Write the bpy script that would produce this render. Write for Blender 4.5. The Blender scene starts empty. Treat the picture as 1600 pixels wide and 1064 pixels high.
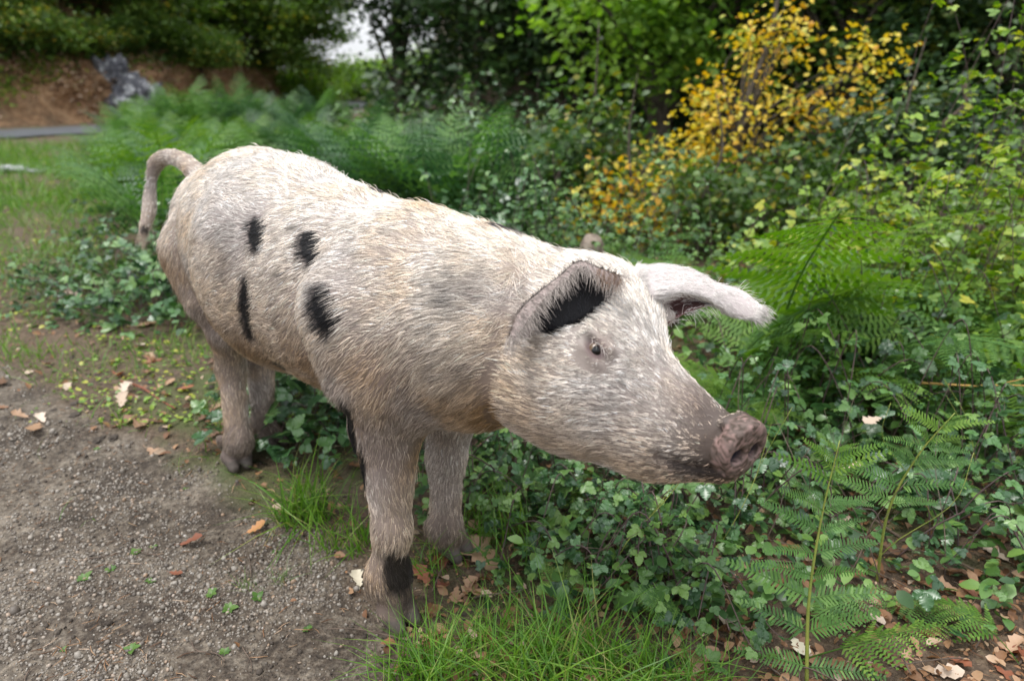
import bpy, math, random
import numpy as np
from mathutils import Vector, Matrix

# ------------------------------------------------------------------ camera, world, sun, exposure
scene = bpy.context.scene
col = scene.collection
CAM_H, F_PX, HORIZON = 0.95, 1067.0, 130.0
PITCH = math.atan((532 - HORIZON) / F_PX)
cd = bpy.data.cameras.new('camera')
cam = bpy.data.objects.new('camera', cd)
col.objects.link(cam)
cam.location = (0, 0, CAM_H)
cam.rotation_euler = (math.pi / 2 - PITCH, 0, 0)
cd.sensor_width = 36.0
cd.lens = 36.0 * F_PX / 1600.0
cd.clip_start, cd.clip_end = 0.05, 500
cd.dof.use_dof = True
cd.dof.focus_distance = 1.10
cd.dof.aperture_fstop = 3.2
scene.camera = cam

SUN_EL, SUN_AZ = math.radians(72), math.radians(250)   # azimuth clockwise from +Y
w = bpy.data.worlds.new('World')
scene.world = w
w.use_nodes = True
nt = w.node_tree
nt.nodes.clear()
sky = nt.nodes.new('ShaderNodeTexSky')
sky.sky_type = 'NISHITA'
sky.sun_disc = False
sky.sun_elevation = SUN_EL
sky.sun_rotation = SUN_AZ
tc = nt.nodes.new('ShaderNodeTexCoord')
cn = nt.nodes.new('ShaderNodeTexNoise')
cn.inputs['Scale'].default_value = 3.2
cn.inputs['Detail'].default_value = 6
cr = nt.nodes.new('ShaderNodeValToRGB')
cr.color_ramp.elements[0].position = .30
cr.color_ramp.elements[1].position = .52
mx = nt.nodes.new('ShaderNodeMix')
mx.data_type = 'RGBA'
# bright cloud cover, brighter overhead than at the horizon as every overcast sky is
sz = nt.nodes.new('ShaderNodeSeparateXYZ')
ma = nt.nodes.new('ShaderNodeMath')
ma.operation = 'MULTIPLY_ADD'
ma.use_clamp = False
ma.inputs[1].default_value = 11.0
ma.inputs[2].default_value = 4.0
cl = nt.nodes.new('ShaderNodeVectorMath')
cl.operation = 'SCALE'
cl.inputs[0].default_value = (1.0, 1.025, 1.06)
mxz = nt.nodes.new('ShaderNodeMath')
mxz.operation = 'MAXIMUM'
mxz.inputs[1].default_value = 0.0
nt.links.new(tc.outputs['Generated'], sz.inputs[0])
nt.links.new(sz.outputs['Z'], mxz.inputs[0])
nt.links.new(mxz.outputs[0], ma.inputs[0])
nt.links.new(ma.outputs[0], cl.inputs['Scale'])
nt.links.new(cl.outputs[0], mx.inputs['B'])
bg = nt.nodes.new('ShaderNodeBackground')
bg.inputs['Strength'].default_value = 0.125
ow = nt.nodes.new('ShaderNodeOutputWorld')
nt.links.new(tc.outputs['Generated'], cn.inputs['Vector'])
nt.links.new(cn.outputs['Fac'], cr.inputs['Fac'])
nt.links.new(cr.outputs['Color'], mx.inputs['Factor'])
nt.links.new(sky.outputs['Color'], mx.inputs['A'])
nt.links.new(mx.outputs['Result'], bg.inputs['Color'])
nt.links.new(bg.outputs['Background'], ow.inputs['Surface'])

sd = bpy.data.lights.new('sun', 'SUN')
sd.energy = 1.5
sd.angle = math.radians(14)
sd.color = (1.0, 0.97, 0.92)
sun = bpy.data.objects.new('sun', sd)
col.objects.link(sun)
sdir = Vector((math.sin(SUN_AZ) * math.cos(SUN_EL), math.cos(SUN_AZ) * math.cos(SUN_EL), math.sin(SUN_EL)))
sun.rotation_euler = sdir.to_track_quat('Z', 'Y').to_euler()
sun.location = sdir * 30

vs = scene.view_settings
vs.view_transform = 'Standard'
vs.look = 'None'
vs.exposure = 0.72
vs.gamma = 1.0
scene.render.resolution_x, scene.render.resolution_y = 1024, 680
scene.cycles.max_bounces = 6
scene.cycles.diffuse_bounces = 3
scene.cycles.glossy_bounces = 2
scene.cycles.transparent_max_bounces = 8

# ------------------------------------------------------------------ helpers
rng = np.random.default_rng(7)
random.seed(7)
CF = np.array([0, math.cos(PITCH), -math.sin(PITCH)])
CU = np.array([0, math.sin(PITCH), math.cos(PITCH)])
CR = np.array([1.0, 0, 0])
CC = np.array([0, 0, CAM_H])


def ray(px, py):
    return CF + CR * (px - 800) / F_PX + CU * (532 - py) / F_PX


def gp(px, py, z=0.0):
    d = ray(px, py)
    return CC + d * (z - CAM_H) / d[2]


def at(px, py, dist):
    d = ray(px, py)
    return CC + d * dist / d[1]


def nrm(v):
    v = np.asarray(v, float)
    return v / (np.linalg.norm(v, axis=-1, keepdims=True) + 1e-12)


def hash3(i, j, k, seed=0):
    n = (i.astype(np.int64) * 374761393 + j.astype(np.int64) * 668265263 + k.astype(np.int64) * 2147483647 + seed * 1274126177) & 0x7fffffff
    n = ((n ^ (n >> 13)) * 1274126177) & 0x7fffffff
    n = n ^ (n >> 16)
    return (n & 0xffff) / 65535.0


def vnoise(P, scale, seed=0):
    P = np.asarray(P, float) * scale
    I = np.floor(P)
    f = P - I
    f = f * f * (3 - 2 * f)
    I = I.astype(np.int64)
    r = 0
    for a in (0, 1):
        for b in (0, 1):
            for c in (0, 1):
                wgt = (f[..., 0] if a else 1 - f[..., 0]) * (f[..., 1] if b else 1 - f[..., 1]) * (f[..., 2] if c else 1 - f[..., 2])
                r = r + wgt * hash3(I[..., 0] + a, I[..., 1] + b, I[..., 2] + c, seed)
    return r


def fbm(P, scale, seed=0, octv=3):
    s, a, t = 0, 1.0, 0
    for o in range(octv):
        s = s + a * vnoise(P, scale * 2 ** o, seed + o)
        t += a
        a *= .5
    return s / t


def mesh_from(name, V, polys, mat=None, smooth=False, tint=None, colr=None):
    """V (n,3); polys a list of integer arrays (m,k)"""
    me = bpy.data.meshes.new(name)
    V = np.asarray(V, np.float32)
    polys = [np.asarray(p, np.int32) for p in polys if len(p)]
    loops = np.concatenate([p.ravel() for p in polys])
    tot = np.concatenate([np.full(len(p), p.shape[1], np.int32) for p in polys])
    start = np.concatenate([[0], np.cumsum(tot)[:-1]]).astype(np.int32)
    me.vertices.add(len(V))
    me.vertices.foreach_set('co', V.ravel())
    me.loops.add(len(loops))
    me.loops.foreach_set('vertex_index', loops)
    me.polygons.add(len(tot))
    me.polygons.foreach_set('loop_start', start)
    me.polygons.foreach_set('loop_total', tot)
    if smooth:
        me.polygons.foreach_set('use_smooth', np.ones(len(tot), bool))
    if tint is not None:
        a = me.attributes.new('tint', 'FLOAT', 'POINT')
        a.data.foreach_set('value', np.asarray(tint, np.float32))
    if colr is not None:
        a = me.attributes.new('colr', 'FLOAT_COLOR', 'POINT')
        c4 = np.ones((len(V), 4), np.float32)
        c4[:, :3] = colr
        a.data.foreach_set('color', c4.ravel())
    me.update(calc_edges=True)
    me.validate()
    if mat:
        me.materials.append(mat)
    return me


def link(name, data, parent=None, loc=None, rot=None, scale=None):
    o = bpy.data.objects.new(name, data)
    col.objects.link(o)
    if parent is not None:
        o.parent = parent
    if loc is not None:
        o.location = [float(v) for v in loc]
    if rot is not None:
        o.rotation_euler = rot
    if scale is not None:
        o.scale = (scale,) * 3 if np.isscalar(scale) else scale
    return o


def tag(o, label=None, cat=None, group=None, kind=None):
    if label:
        o['label'] = label
    if cat:
        o['category'] = cat
    if group:
        o['group'] = group
    if kind:
        o['kind'] = kind
    return o


def thing(name, label, cat, loc=(0, 0, 0), rz=0.0, group=None, scale=None):
    return tag(link(name, None, None, loc, (0, 0, rz), scale), label, cat, group)


class Bag:
    """collects pieces into one mesh"""
    def __init__(self):
        self.V, self.P, self.T, self.n = [], [], [], 0

    def add(self, V, polys, tint=0.5):
        V = np.asarray(V, float)
        self.V.append(V)
        self.T.append(np.full(len(V), tint) if np.isscalar(tint) else np.asarray(tint))
        for p in polys:
            self.P.append(np.asarray(p) + self.n)
        self.n += len(V)

    def scatter(self, tmpl, M, T, tint):
        """tmpl=(verts, [faces]); M (n,3,3) columns = axes*scale; T (n,3)"""
        tv, tf = tmpl
        n, k = len(T), len(tv)
        V = np.einsum('nij,kj->nki', M, tv) + T[:, None, :]
        off = (np.arange(n) * k)[:, None, None]
        self.add(V.reshape(-1, 3), [(f[None] + off).reshape(-1, f.shape[1]) for f in tf], np.repeat(tint, k))

    def mesh(self, name, mat, smooth=False):
        V = np.concatenate(self.V)
        by = {}
        for p in self.P:
            by.setdefault(p.shape[1], []).append(p)
        return mesh_from(name, V, [np.concatenate(v) for v in by.values()], mat, smooth, np.concatenate(self.T))


def tube(path, radii, sides=6, cap=True):
    path = np.asarray(path, float)
    radii = np.broadcast_to(np.asarray(radii, float), (len(path),))
    t = nrm(np.gradient(path, axis=0))
    ref = np.array([0.31, 0.17, 0.93])
    a = nrm(np.cross(t, ref))
    b = np.cross(t, a)
    th = np.linspace(0, 2 * math.pi, sides, endpoint=False)
    V = path[:, None] + radii[:, None, None] * (a[:, None] * np.cos(th)[None, :, None] + b[:, None] * np.sin(th)[None, :, None])
    n = len(path)
    i = np.arange(n - 1)[:, None] * sides
    j = np.arange(sides)[None]
    j2 = (j + 1) % sides
    q = np.stack([i + j, i + j2, i + sides + j2, i + sides + j], -1).reshape(-1, 4)
    polys = [q]
    V = V.reshape(-1, 3)
    if cap:
        polys += [np.arange(sides)[::-1][None], (np.arange(sides) + (n - 1) * sides)[None]]
    return V, polys


def spline(pts, n):
    """Catmull-Rom through rows of pts"""
    p = np.asarray(pts, float)
    p = np.vstack([2 * p[0] - p[1], p, 2 * p[-1] - p[-2]])
    m = len(p) - 3
    u = np.linspace(0, m - 1e-9, n)
    i = u.astype(int)
    t = (u - i)[:, None]
    a, b, c, d = p[i], p[i + 1], p[i + 2], p[i + 3]
    return .5 * (2 * b + (c - a) * t + (2 * a - 5 * b + 4 * c - d) * t ** 2 + (3 * b - a - 3 * c + d) * t ** 3)


def mat(name):
    m = bpy.data.materials.new(name)
    m.use_nodes = True
    m.node_tree.nodes.clear()
    return m, m.node_tree.nodes, m.node_tree.links


def N(nodes, kind, **kw):
    n = nodes.new(kind)
    for k, v in kw.items():
        if k in n.inputs:
            n.inputs[k].default_value = v
        else:
            setattr(n, k, v)
    return n


def ramp(nodes, stops):
    r = nodes.new('ShaderNodeValToRGB')
    e = r.color_ramp.elements
    while len(e) < len(stops):
        e.new(.5)
    for i, (p, c) in enumerate(stops):
        e[i].position = p
        e[i].color = (*c, 1)
    return r


def leaf_mat(name, stops, gloss=.35, trans=.35, rough=.45, nscale=30):
    """leaf: diffuse + translucent + a thin gloss; the colour varies from leaf to leaf"""
    m, n, l = mat(name)
    at_ = N(n, 'ShaderNodeAttribute', attribute_name='tint')
    oi = N(n, 'ShaderNodeObjectInfo')
    ad = N(n, 'ShaderNodeMath', operation='ADD')
    fr = N(n, 'ShaderNodeMath', operation='FRACT')
    geo = N(n, 'ShaderNodeNewGeometry')
    no = N(n, 'ShaderNodeTexNoise', Scale=nscale, Detail=3)
    mul = N(n, 'ShaderNodeMath', operation='MULTIPLY_ADD')
    mul.inputs[1].default_value = .30
    mul.inputs[2].default_value = -.15
    ad2 = N(n, 'ShaderNodeMath', operation='ADD', use_clamp=True)
    rp = ramp(n, stops)
    l.new(at_.outputs['Fac'], ad.inputs[0])
    l.new(oi.outputs['Random'], ad.inputs[1])
    l.new(ad.outputs[0], fr.inputs[0])
    l.new(geo.outputs['Position'], no.inputs['Vector'])
    l.new(no.outputs['Fac'], mul.inputs[0])
    l.new(fr.outputs[0], ad2.inputs[0])
    l.new(mul.outputs[0], ad2.inputs[1])
    l.new(ad2.outputs[0], rp.inputs['Fac'])
    p = N(n, 'ShaderNodeBsdfPrincipled', Roughness=rough)
    p.inputs['Specular IOR Level'].default_value = gloss
    tr = N(n, 'ShaderNodeBsdfTranslucent')
    hs = N(n, 'ShaderNodeHueSaturation', Saturation=1.15, Value=1.2)
    ms = N(n, 'ShaderNodeMixShader')
    ms.inputs[0].default_value = trans
    out = N(n, 'ShaderNodeOutputMaterial')
    l.new(rp.outputs['Color'], p.inputs['Base Color'])
    l.new(rp.outputs['Color'], hs.inputs['Color'])
    l.new(hs.outputs['Color'], tr.inputs['Color'])
    l.new(p.outputs[0], ms.inputs[1])
    l.new(tr.outputs[0], ms.inputs[2])
    l.new(ms.outputs[0], out.inputs['Surface'])
    return m


def noise_mat(name, stops, scale=8, detail=6, rough=.85, bump=.3, bscale=40, spec=.25, dist=.01):
    m, n, l = mat(name)
    geo = N(n, 'ShaderNodeNewGeometry')
    no = N(n, 'ShaderNodeTexNoise', Scale=scale, Detail=detail, Roughness=.65)
    rp = ramp(n, stops)
    b2 = N(n, 'ShaderNodeTexNoise', Scale=bscale, Detail=5)
    bp = N(n, 'ShaderNodeBump', Strength=bump, Distance=dist)
    p = N(n, 'ShaderNodeBsdfPrincipled', Roughness=rough)
    p.inputs['Specular IOR Level'].default_value = spec
    out = N(n, 'ShaderNodeOutputMaterial')
    l.new(geo.outputs['Position'], no.inputs['Vector'])
    l.new(geo.outputs['Position'], b2.inputs['Vector'])
    l.new(no.outputs['Fac'], rp.inputs['Fac'])
    l.new(rp.outputs['Color'], p.inputs['Base Color'])
    l.new(b2.outputs['Fac'], bp.inputs['Height'])
    l.new(bp.outputs['Normal'], p.inputs['Normal'])
    l.new(p.outputs[0], out.inputs['Surface'])
    return m
# ------------------------------------------------------------------ the pig
PHD = math.radians(-47)
PO = np.array([-.18, 1.125, 0.])
PX = np.array([math.cos(PHD), math.sin(PHD), 0])
PY = np.array([-PX[1], PX[0], 0.])
PZ = np.array([0, 0, 1.])
PR = np.stack([PX, PY, PZ])                                   # world -> pig rows
BD = {"t0": [-0.7406, 1.7795, 0.5912, 0.1647], "t1": [-0.5888, 1.6133, 0.5878, 0.2132], "t2": [-0.4711, 1.4278, 0.5834, 0.2218],
      "t3": [-0.3161, 1.2674, 0.5757, 0.1943], "t4": [-0.1596, 1.1098, 0.5736, 0.1838], "n0": [-0.0642, 1.0256, 0.5876, 0.1573],
      "h0": [0.1167, 0.9633, 0.6031, 0.1058], "h1": [0.0944, 0.9115, 0.5626, 0.1213], "h2": [0.1943, 0.8457, 0.5105, 0.0748],
      "h3": [0.2697, 0.7967, 0.5, 0.048], "j1": [0.0871, 0.9456, 0.5102, 0.0714], "j2": [0.2053, 0.8518, 0.4948, 0.0458],
      "nf0": [-0.1846, 1.0337, 0.5103, 0.0927], "nf1": [-0.2190, 1.0700, 0.3950, 0.060], "nf2": [-0.214, 1.0207, 0.2043, 0.0291],
      "nf3": [-0.2297, 1.0349, 0.0938, 0.0361], "nf4": [-0.219, 1.0202, 0.045, 0.030],
      "ff0": [-0.1278, 1.201, 0.5, 0.10], "ff1": [-0.1188, 1.2334, 0.3675, 0.0634], "ff2": [-0.1353, 1.2332, 0.2282, 0.0353],
      "ff3": [-0.1413, 1.2124, 0.0679, 0.0313], "ff4": [-0.1307, 1.2188, 0.045, 0.028],
      "nr0": [-0.711, 1.678, 0.5355, 0.1125], "nr1": [-0.7158, 1.6189, 0.3744, 0.0472], "nr2": [-0.7395, 1.6566, 0.2477, 0.0321],
      "nr3": [-0.7158, 1.5798, 0.07, 0.030], "nr4": [-0.728, 1.5797, 0.045, 0.026],
      "fr0": [-0.648, 1.7724, 0.53, 0.12], "fr1": [-0.6649, 1.7257, 0.37, 0.06], "fr2": [-0.7005, 1.7647, 0.253, 0.040],
      "fr3": [-0.697, 1.7076, 0.0574, 0.0272], "fr4": [-0.673, 1.6976, 0.045, 0.026]}
BD = {k: np.array(v) for k, v in BD.items()}
S0 = np.array([0.29693533, 0.7799214, 0.50991241])
B0 = np.array([0.06564199, 0.96624343, 0.59318171])
HX = nrm(S0 - B0)
HL = nrm(np.cross(PZ, HX))                                    # the pig's left
HU = np.cross(HX, HL)


def lat(l, asp):
    return np.eye(3) + (1 / asp - 1) * np.outer(l, l)


def rcone(p, a, b_, r1, r2):
    ba = b_ - a
    l2 = max(ba @ ba, 1e-9)
    rr = r1 - r2
    if rr * rr >= l2 * .98:
        rr = math.copysign(math.sqrt(l2 * .98), rr)
    a2 = l2 - rr * rr
    il2 = 1 / l2
    pa = p - a
    y = pa @ ba
    z = y - l2
    x2 = ((pa * l2 - y[..., None] * ba) ** 2).sum(-1)
    y2 = y * y * l2
    z2 = z * z * l2
    k = np.sign(rr) * rr * rr * x2
    d = (np.sqrt(np.maximum(x2 * a2 * il2, 0)) + y * rr) * il2 - r1
    d = np.where(np.sign(y) * a2 * y2 < k, np.sqrt(x2 + y2) * il2 - r1, d)
    d = np.where(np.sign(z) * a2 * z2 > k, np.sqrt(x2 + z2) * il2 - r2, d)
    return d


PRIM = []


def prim(A, B, ra, rb, k, flow, grp, M=None, op=1, length=.02):
    PRIM.append(dict(A=np.asarray(A, float), B=np.asarray(B, float), ra=ra, rb=rb, k=k, flow=nrm(flow), grp=grp, M=np.eye(3) if M is None else M, op=op, len=length))


def chain(ns, k, flow, grp, M=None, length=.02):
    for a, b in zip(ns[:-1], ns[1:]):
        f = flow if flow is not None else BD[b][:3] - BD[a][:3]
        prim(BD[a][:3], BD[b][:3], BD[a][3], BD[b][3], k, f, grp, M, 1, length)


MB_, MN_, MH_ = lat(PY, .84), lat(HL, .9), lat(HL, .85)
chain(['t0', 't1', 't2', 't3', 't4', 'n0'], .035, -PX * .8 - PZ * .42, 'body', MB_, .023)
prim(BD['n0'][:3], BD['h0'][:3], BD['n0'][3], BD['h0'][3], .035, -PX * .8 - PZ * .3, 'neck', MN_, 1, .028)
chain(['h0', 'h1', 'h2', 'h3'], .035, -HX - PZ * .25, 'head', MH_, .0145)
prim(BD['j1'][:3], BD['j2'][:3], BD['j1'][3], BD['j2'][3], .035, -HX - PZ * .35, 'head', MN_, 1, .020)
for leg in ('nf', 'ff', 'nr', 'fr'):
    chain([leg + str(i) for i in range(5)], .03, None, leg, None, .019)
    foot = BD[leg + '4']
    fwd = nrm(PX + PY * {'nf': .05, 'ff': .1, 'nr': -.1, 'fr': .05}[leg])
    sid = np.cross(PZ, fwd)
    f0 = foot[:3] * [1, 1, 0]
    for s in (-1, 1):                                         # cloven toes and dew claws
        prim(f0 + sid * s * .0185 + fwd * .002 + PZ * .036, f0 + sid * s * .017 + fwd * .034 + PZ * .014, .021, .0135, .008, fwd - PZ, 'hoof', None, 1, .004)
        prim(f0 + sid * s * .022 - fwd * .040 + PZ * .068, f0 + sid * s * .022 - fwd * .050 + PZ * .045, .013, .008, .010, -PZ, 'hoof', None, 1, .01)
# ham, shoulder and jowl fullness
for s in (-1, 1):
    prim(PO + PX * -.80 + PY * (s * .075 + .02) + PZ * .56, PO + PX * -.74 + PY * (s * .085 + .01) + PZ * .46, .103, .068, .03, -PX * .5 - PZ, 'body', None, 1, .024)
    prim(PO + PX * -.01 + PY * s * .090 + PZ * .60, PO + PX * .01 + PY * s * .100 + PZ * .50, .096, .070, .022, -PX * .7 - PZ * .6, 'body', None, 1, .027)
    prim(B0 + HX * .03 + HL * s * .075 - HU * .055, B0 + HX * .12 + HL * s * .055 - HU * .045, .052, .040, .03, -HX - PZ * .4, 'head', None, 1, .019)
    prim(B0 + HX * .045 + HL * s * .060 + HU * .062, B0 + HX * .115 + HL * s * .050 + HU * .032, .024, .015, .03, -HX + PZ * .3, 'head', None, 1, .018)
# tail
tail_px = [(312, 275, 1.84), (283, 250, 1.90), (256, 247, 1.95), (238, 266, 1.98), (233, 300, 1.99), (233, 330, 1.98), (224, 362, 1.96)]
tp = [CC + ray(a, b) * z for a, b, z in tail_px]
tr_ = [.026, .021, .0195, .019, .0185, .017, .0125]
tp = list(spline(np.array(tp), 19))
tr_ = list(np.interp(np.linspace(0, 6, 19), np.arange(7), tr_) - .001)
for i in range(len(tp) - 1):
    prim(tp[i], tp[i + 1], tr_[i], tr_[i + 1], .012, tp[i + 1] - tp[i], 'tail', None, 1, .013)


def smin(a, b, k):
    h = np.clip(.5 + .5 * (b - a) / k, 0, 1)
    return b * (1 - h) + a * h - k * h * (1 - h)


def pdist(p, P):
    return rcone(P @ p['M'], p['A'] @ p['M'], p['B'] @ p['M'], p['ra'], p['rb'])


def sdf(P, prims):
    d = None
    for p in prims:
        e = pdist(p, P)
        if p['op'] == 1:
            d = e if d is None else smin(d, e, p['k'])
        else:
            d = -smin(-d, e, p['k'])
    return d


BODYP = list(PRIM)


def hit(px, py):
    """first surface point of the pig along a sight line"""
    d = ray(px, py)
    t = np.linspace(.55, 2.4, 1400)
    v = sdf(CC + d * t[:, None], BODYP)
    i = np.argmax(v < 0) if (v < 0).any() else np.argmin(v)
    return CC + d * t[i]


def surf_normal(p):
    e = .004
    g = [sdf(np.array([p + e * a, p - e * a]), BODYP) for a in np.eye(3)]
    return nrm([q[0] - q[1] for q in g])


# snout disc, nostrils, mouth, eye sockets
SN = nrm(np.array([math.cos(math.radians(-58)), math.sin(math.radians(-58)), -.19]))
SC = CC + ray(1157, 697) * .872
SLt = nrm(np.cross(PZ, SN))
SUp = np.cross(SN, SLt)


def disc_d(P):
    v = P - SC
    a = v @ SN
    l = (v @ SLt) / .97
    u = (v @ SUp) / 1.05
    rad = np.sqrt(l * l + u * u)
    R, h, rr = .0395, .0125, .0055
    q0 = np.maximum(rad - (R - rr), 0)
    q1 = np.maximum(np.abs(a) - (h - rr), 0)
    return np.sqrt(q0 ** 2 + q1 ** 2) + np.minimum(np.maximum(rad - (R - rr), np.abs(a) - (h - rr)), 0) - rr


for s in (-1, 1):                                             # nostrils, mouth corners
    c = SC + SLt * s * .0165 - SUp * .006
    prim(c + SN * .016 + SUp * .003, c - SN * .016 - SUp * .002, .0118, .009, .0025, SN, 'nostril', None, -1)
hol = [CC + ray(a, b) * ((hit(a, b) - CC) @ CF + dz) for a, b, dz in ((866, 490, .002), (902, 478, .003), (936, 458, .004))]
for a, b in zip(hol[:-1], hol[1:]):
    prim(a, b, .0265, .0225, .006, -HX, 'hollow', None, -1)
mouth = [hit(1128, 738), hit(1098, 733), hit(1062, 727), hit(1030, 714)]
for a, b in zip(mouth[:-1], mouth[1:]):
    prim(a, b, .0060, .0060, .004, -HX, 'mouth', None, -1)
    ma, mb = [q - 2 * ((q - B0) @ HL) * HL for q in (a, b)]
    prim(ma, mb, .0060, .0060, .004, -HX, 'mouth', None, -1)
prim(SC - SN * .020 + SUp * .028 + SLt * .016, SC - SN * .020 + SUp * .028 - SLt * .016, .0085, .0085, .005, -HX, 'head', None, 1, .006)
eye_s = hit(931, 545)
eye_n = surf_normal(eye_s)
EYES = []
for m_ in (0, 1):
    es, en = (eye_s, eye_n) if m_ == 0 else (eye_s - 2 * ((eye_s - B0) @ HL) * HL, eye_n - 2 * (eye_n @ HL) * HL)
    ef = nrm(HX * .9 - PZ * .25 - en * (en @ (HX * .9 - PZ * .25)))
    eu = np.cross(en, ef)
    eu = eu if eu[2] > 0 else -eu
    EYES.append((es, en, ef, eu))
    prim(es - ef * .020 + eu * .0105 + en * .001, es + ef * .014 + eu * .0115 + en * .001, .0085, .0085, .010, -HX, 'lid', None, 1, .010)
    prim(es - ef * .016 - eu * .009, es + ef * .016 - eu * .011, .005, .005, .010, -HX - PZ, 'lid', None, 1, .007)
    prim(es - ef * .013 + en * .005, es + ef * .016 - eu * .004 + en * .004, .0074, .0050, .003, -HX, 'socket', None, -1)
    prim(es + ef * .013 - eu * .003 + en * .003, es + ef * .031 - eu * .013 + en * .001, .0040, .0020, .002, -HX, 'crease', None, -1)
    prim(es - ef * .024 + eu * .018, es + ef * .018 + eu * .021, .0030, .0030, .003, -HX, 'crease', None, -1)

# grid in the pig's own frame, then surface nets
HS = .0042
lo = np.array([-1.24, -.30, -.006])
hi = np.array([.64, .34, .86])
dim = np.ceil((hi - lo) / HS).astype(int) + 1
axs = [lo[i] + HS * np.arange(dim[i]) for i in range(3)]
D = np.full(dim, .06, np.float32)


def block(A, B, pad):
    pa, pb = (A - PO) @ PR.T, (B - PO) @ PR.T
    i0 = np.clip(np.floor((np.minimum(pa, pb) - pad - lo) / HS).astype(int), 0, dim)
    i1 = np.clip(np.ceil((np.maximum(pa, pb) + pad - lo) / HS).astype(int) + 1, 0, dim)
    if (i1 <= i0).any():
        return None
    g = np.meshgrid(*[axs[k][i0[k]:i1[k]] for k in range(3)], indexing='ij')
    return tuple(slice(i0[k], i1[k]) for k in range(3)), np.stack(g, -1) @ PR + PO


def apply_prim(p):
    bl = block(p['A'], p['B'], max(p['ra'], p['rb']) + p['k'] + .012)
    if bl is None:
        return
    sl, P = bl
    e = pdist(p, P)
    D[sl] = smin(D[sl], e, p['k']) if p['op'] == 1 else -smin(-D[sl], e, p['k'])


for p in PRIM:
    if p['op'] == 1:
        apply_prim(p)
sl, P = block(SC, SC, .07)
D[sl] = smin(D[sl], disc_d(P), .006)
for p in PRIM:
    if p['op'] == -1:
        apply_prim(p)


def surface_nets(D):
    ins = D < 0
    c = [ins[i:dim[0] - 1 + i, j:dim[1] - 1 + j, k:dim[2] - 1 + k] for i in (0, 1) for j in (0, 1) for k in (0, 1)]
    s = sum(x.astype(np.int8) for x in c)
    act = (s > 0) & (s < 8)
    idx = np.argwhere(act)
    vid = np.full(act.shape, -1, np.int32)
    vid[act] = np.arange(len(idx))
    acc = np.zeros((len(idx), 3))
    cnt = np.zeros(len(idx))
    corners = [(i, j, k) for i in (0, 1) for j in (0, 1) for k in (0, 1)]
    for a in corners:
        for ax in range(3):
            if a[ax] == 0:
                b = list(a)
                b[ax] = 1
                da = D[idx[:, 0] + a[0], idx[:, 1] + a[1], idx[:, 2] + a[2]]
                db = D[idx[:, 0] + b[0], idx[:, 1] + b[1], idx[:, 2] + b[2]]
                cr_ = (da < 0) != (db < 0)
                t = np.where(cr_, da / np.where(cr_, da - db, 1), 0)
                pt = np.array(a)[None] + t[:, None] * np.eye(3)[ax]
                acc[cr_] += pt[cr_]
                cnt[cr_] += 1
    V = lo + HS * (idx + acc / cnt[:, None])
    quads = []
    for ax in range(3):
        u_, v_ = (ax + 1) % 3, (ax + 2) % 3
        sh = [slice(None)] * 3
        sh[ax] = slice(0, -1)
        sh2 = [slice(None)] * 3
        sh2[ax] = slice(1, None)
        a, b = ins[tuple(sh)], ins[tuple(sh2)]
        e = np.argwhere(a != b)
        ok = (e[:, u_] > 0) & (e[:, v_] > 0) & (e[:, u_] < dim[u_] - 1) & (e[:, v_] < dim[v_] - 1)
        e = e[ok]
        flip = a[e[:, 0], e[:, 1], e[:, 2]]
        q = []
        for du, dv in ((1, 1), (0, 1), (0, 0), (1, 0)):
            f = e.copy()
            f[:, u_] -= du
            f[:, v_] -= dv
            q.append(vid[f[:, 0], f[:, 1], f[:, 2]])
        q = np.stack(q, 1)
        q[~flip] = q[~flip][:, ::-1]
        quads.append(q)
    return V @ PR + PO, np.concatenate(quads)


pV, pQ = surface_nets(D)


def smooth_mesh(V, Q, it, lam=.5):
    for _ in range(it):
        s = np.zeros_like(V)
        c = np.zeros(len(V))
        for a, b in ((0, 1), (1, 2), (2, 3), (3, 0)):
            np.add.at(s, Q[:, a], V[Q[:, b]])
            np.add.at(s, Q[:, b], V[Q[:, a]])
            np.add.at(c, Q[:, a], 1)
            np.add.at(c, Q[:, b], 1)
        V = V + lam * (s / c[:, None] - V)
    return V


pV = smooth_mesh(pV, pQ, 2)


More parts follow.
